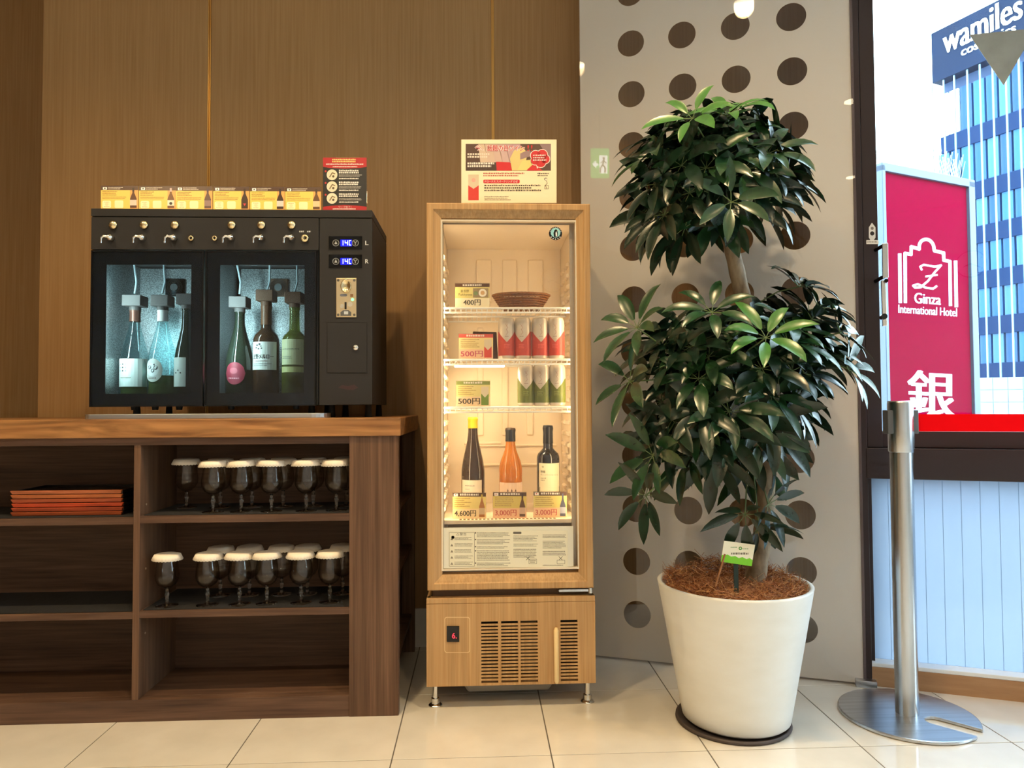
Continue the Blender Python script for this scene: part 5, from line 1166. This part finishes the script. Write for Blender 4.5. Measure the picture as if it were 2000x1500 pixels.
p2 = [(1768, 590), (1767.5, 495), (1779, 497), (1779.5, 482), (1795, 486.5)]
for k in range(13): a = pi - pi * k / 12; p2.append((1809.5 + 14.5 * cos(a), 482 - 17 * sin(a) + (k / 12) * 5))
p2 += [(1825, 490), (1842.5, 494), (1843, 508), (1855, 511), (1856, 596)]
L(*p2); L((1866, 511), (1867.5, 598), wd=7)
zz = []
zp = [(1800, 527), (1797, 521), (1804, 517), (1814, 519), (1826, 521), (1838, 518)]
p.line(zp, 4, W_, 1).line([(1838, 518), (1826, 531), (1812, 549), (1798, 561), (1787, 562), (1783, 558), (1792, 555), (1808, 562), (1822, 564), (1829, 559)], 4.2, W_, 1).line([(1808, 540), (1830, 537)], 3.6, W_, 1)
p.text('Ginza', 1786, 571.5, 1837, 592, W_, 1, shear=3.5, bold=.8).text('International Hotel', 1754.5, 595, 1868.5, 611, W_, 1, shear=7.5, bold=.45)
p.text('銀', 1774, 722, 1862, 812, W_, 1, shear=5, bold=2.6).text('座', 1774, 830, 1862, 915, W_, 1, shear=5, bold=2.6)
p.build('sign_lettering', sg)
q = MB()
for k in range(46):
    u = SWID * (k + .5) / 46
    for s_ in (-1, 1): q.tube([SO + SU * u + ZZ * (sz1 + .01) - SNn * .05, SO + SU * (u + s_ * .012) + ZZ * (sz1 + .13 + .02 * (k % 3)) - SNn * (.05 + .04 * s_)], .0018, 4)
o = q.build('bird_spikes', mat('spike steel', (170, 206, 216), .4, .3), sg); o['kind'] = 'stuff'

# office block with its dark sign box and glass front
fA = CAM + ray(1826, 66) * 22.0; fB = CAM + ray(1960, 2) * 20.15; FU = Vector((fB.x - fA.x, fB.y - fA.y, 0)).normalized(); FN = Vector((FU.y, -FU.x, 0))
if FN.dot(fA - CAM) > 0: FN = -FN
FO = Vector((fA.x, fA.y, 0)); fmap = pmap(FO, FN, .02); FFR = (FO, FU, ZZ, FN)
fu = lambda x, y=400: (fmap(x, y) - FO).dot(FU)
bd = thing('office_block', 'blue glass office block with white vertical fins beyond the window', 'building', FO + Vector((0, 0, -.03)))
ztop = fmap(1826, 66).z; zs0 = fmap(1828, 163).z; U1 = fu(2060) 
q = MB(); q.fbox(FFR, (0, -.03, -9), (U1, zs0, -.3)); q.build('core', mat('core blue grey', (40, 60, 88), .6), bd)
q = MB(); q.fbox(FFR, (-.05, zs0, -9), (U1, ztop, .1)); sb_ = q.build('sign_box', noise_mix('navy sign box', (15, 31, 52), (12, 26, 45), (1, 1, 1), .6, spec=.1), bd)
p = Print(pmap(FO + FN * .11, FN, .01), .6); p.text('wamiles', 1846, 28, 2000, 88, (244, 250, 252), 1, bold=2.0); p.mb.v = []; p.mb.f = []; p.mb.m = []; p.mb.s = []
# lettering follows the front's perspective: laid out on the wall itself
lu0, lu1 = fu(1848, 95), fu(2002, 40); lz = fmap(1848, 108).z; lh = fmap(1848, 76).z - lz
wm = lambda x, y, l=0: FO + FU * (lu0 + (lu1 - lu0) * x / 100) + ZZ * (lz + lh * (1 - y / 100) ) + FN * (.11 + .01 * l)
p = Print(wm, .6); p.text('wamiles', 0, -50, 100, 100, (244, 250, 252), 1, bold=.9).text('cosmetics', 24, 112, 92, 160, (244, 250, 252), 1, bold=.5); p.build('sign_lettering', sb_)
fins = [fu(v, 420) for v in (1826, 1850, 1871, 1897, 1922, 1947, 1973, 1999, 2026)]
rows = [fmap(1871, v).z for v in (163, 283, 392, 478, 566, 654, 742)] + [-.03]
M_pn = [mat('facade glass %d' % i, c, .3, 0, spec=.3) for i, c in enumerate(((37, 80, 122), (46, 95, 136), (33, 71, 109), (62, 103, 136)))]
M_pw = mat('sky reflection pane', (236, 246, 248), .5)  # sky reflection painted as near-white on the upper left panes
for j in range(len(rows) - 1):
    for i in range(len(fins) - 1):
        a, b = fins[i], fins[i + 1]; hi_, lo_ = rows[j], rows[j + 1]
        m_ = M_pw if (i < 2 and j == 0) else M_pn[(i * 7 + j * 3) % 4]
        q = MB(); q.fbox(FFR, (a + .03, lo_ + .45, -.28), (b - .03, hi_ - .05, -.2)); q.build('window_pane', m_, bd)
    q = MB(); q.fbox(FFR, (0, rows[j + 1] - .05, -.3), (U1, rows[j + 1] + .45, -.15)); q.build('floor_band', mat('floor band', (22, 44, 74), .7, spec=.1), bd)
for u in fins:
    q = MB(); q.fbox(FFR, (u - .022, rows[-2], .0), (u + .022, zs0, .03)); q.build('fin', mat('white fin', (126, 152, 158), .5), bd)
# low white tiled wall in front of the block
lw = thing('low_wall', 'low white tiled wall in front of the office block', 'wall', CAM + ray(1912, 805) * 9)
a = CAM + ray(1911, 770) * 9.0; b = CAM + ray(2060, 770) * 8.6; LU = Vector((b.x - a.x, b.y - a.y, 0)); LL = LU.length; LU.normalize(); LN = Vector((LU.y, -LU.x, 0)); LN = -LN if LN.dot(a - CAM) > 0 else LN
LF = (Vector((a.x, a.y, 0)), LU, ZZ, LN); ztw = (CAM + ray(1912, 738) * 9.0).z
q = MB(); q.fbox(LF, (0, -.03, -.3), (LL, ztw, -.012)); q.build('wall_core', mat('tile joint', (150, 168, 176), .8), lw)
wt = None; tw, th_ = .155, .155
nu = int(LL / tw) + 1; nz = int((ztw + .03) / th_) + 1
for i in range(nu):
    for j in range(nz):
        u0_, u1_ = i * tw, min((i + 1) * tw - .006, LL); z1_ = ztw - j * th_; z0_ = max(z1_ - th_ + .006, -.03)
        if u1_ - u0_ < .02 or z1_ - z0_ < .02 or j > 5: continue
        q = MB(); q.fbox(LF, (u0_, z0_, -.012), (u1_, z1_, 0)); q.build('tile', mat('white wall tile', (140, 152, 156), .4), lw)
# ================================================================== BEHIND THE CAMERA (seen only mirrored)
def mirror(v, p0, n): return v - n * (2 * (v - p0).dot(n))
# wall clock opposite the refrigerator
gy = FF + .018; ck = Vector((0, gy, 0)); CLY = 2 * gy + 3.18
cen = mirror(onY(1079, 548, CLY), ck, Vector((0, 1, 0)))
t = thing('wall_clock', 'round wall clock on the wall behind the camera', 'clock', cen)
rc_ = .125; q = MB(); q.cyl((cen.x, -3.2, cen.z), (cen.x, -3.165, cen.z), rc_, n=48); q.build('clock_case', mat('clock rim', (120, 104, 84), .4), t)
q = MB(); q.cyl((cen.x, -3.166, cen.z), (cen.x, -3.160, cen.z), rc_ - .008, n=48); q.build('clock_face', mat('clock face', (246, 240, 226), .5), t)
q = MB(); 
for k in range(12): a = k * pi / 6; q.box((cen.x + .1 * sin(a) - .004, -3.161, cen.z + .1 * cos(a) - .004), (cen.x + .1 * sin(a) + .004, -3.157, cen.z + .1 * cos(a) + .004))
o = q.build('hour_marks', M_dark, t); o['kind'] = 'stuff'
for a, l_ in ((radians(118), .085), (radians(250), .06)):
    q = MB(); q.tube([(cen.x, -3.156, cen.z), (cen.x + l_ * sin(a), -3.156, cen.z + l_ * cos(a))], .004, 6); q.build('clock_hand', M_dark, t)
# exit sign mirrored in the dotted panel
n2 = PN; pg = PAN_A + PN * .0095
vpl = pg - n2 * 2.0; vmap = lambda x, y, l=0: mirror(onP(x, y, vpl + n2 * (l * .0008), n2), pg, n2)
cen = vmap(1171, 318)
t = thing('exit_sign', 'small green running-man exit sign hanging behind the camera', 'exit sign', cen)
fa = [vmap(1153, 345), vmap(1188, 345), vmap(1188, 289), vmap(1153, 289)]; q = MB(); q.prism(fa, n2 * .03 if (vmap(0, 0, 1) - vmap(0, 0, 0)).dot(n2) < 0 else n2 * -.03); q.build('sign_case', mat('exit green', (60, 190, 90), .4, emit=6), t)
p = Print(vmap); wh = (240, 255, 240)
p.poly([(1156, 320), (1164, 313), (1164, 318), (1168, 318), (1168, 323), (1164, 323), (1164, 328)], wh, 2).rect(1170, 303, 1186, 338, wh, 2).circ(1179, 308, 2.4, (40, 150, 70), 3, 10).line([(1179, 311), (1177, 321), (1182, 328), (1181, 336)], 3, (40, 150, 70), 3).line([(1177, 321), (1172, 328), (1172, 336)], 3, (40, 150, 70), 3).line([(1173, 318), (1178, 313), (1184, 318)], 2, (40, 150, 70), 3)
o = p.build('sign_pictogram', t); o.data.materials[0] = mat('exit white', (235, 255, 235), .4, emit=9)
q = MB(); q.cyl((cen.x, cen.y, vmap(1171, 289).z), (cen.x, cen.y, CEIL), .006, n=8); q.build('sign_rod', M_steel, t)
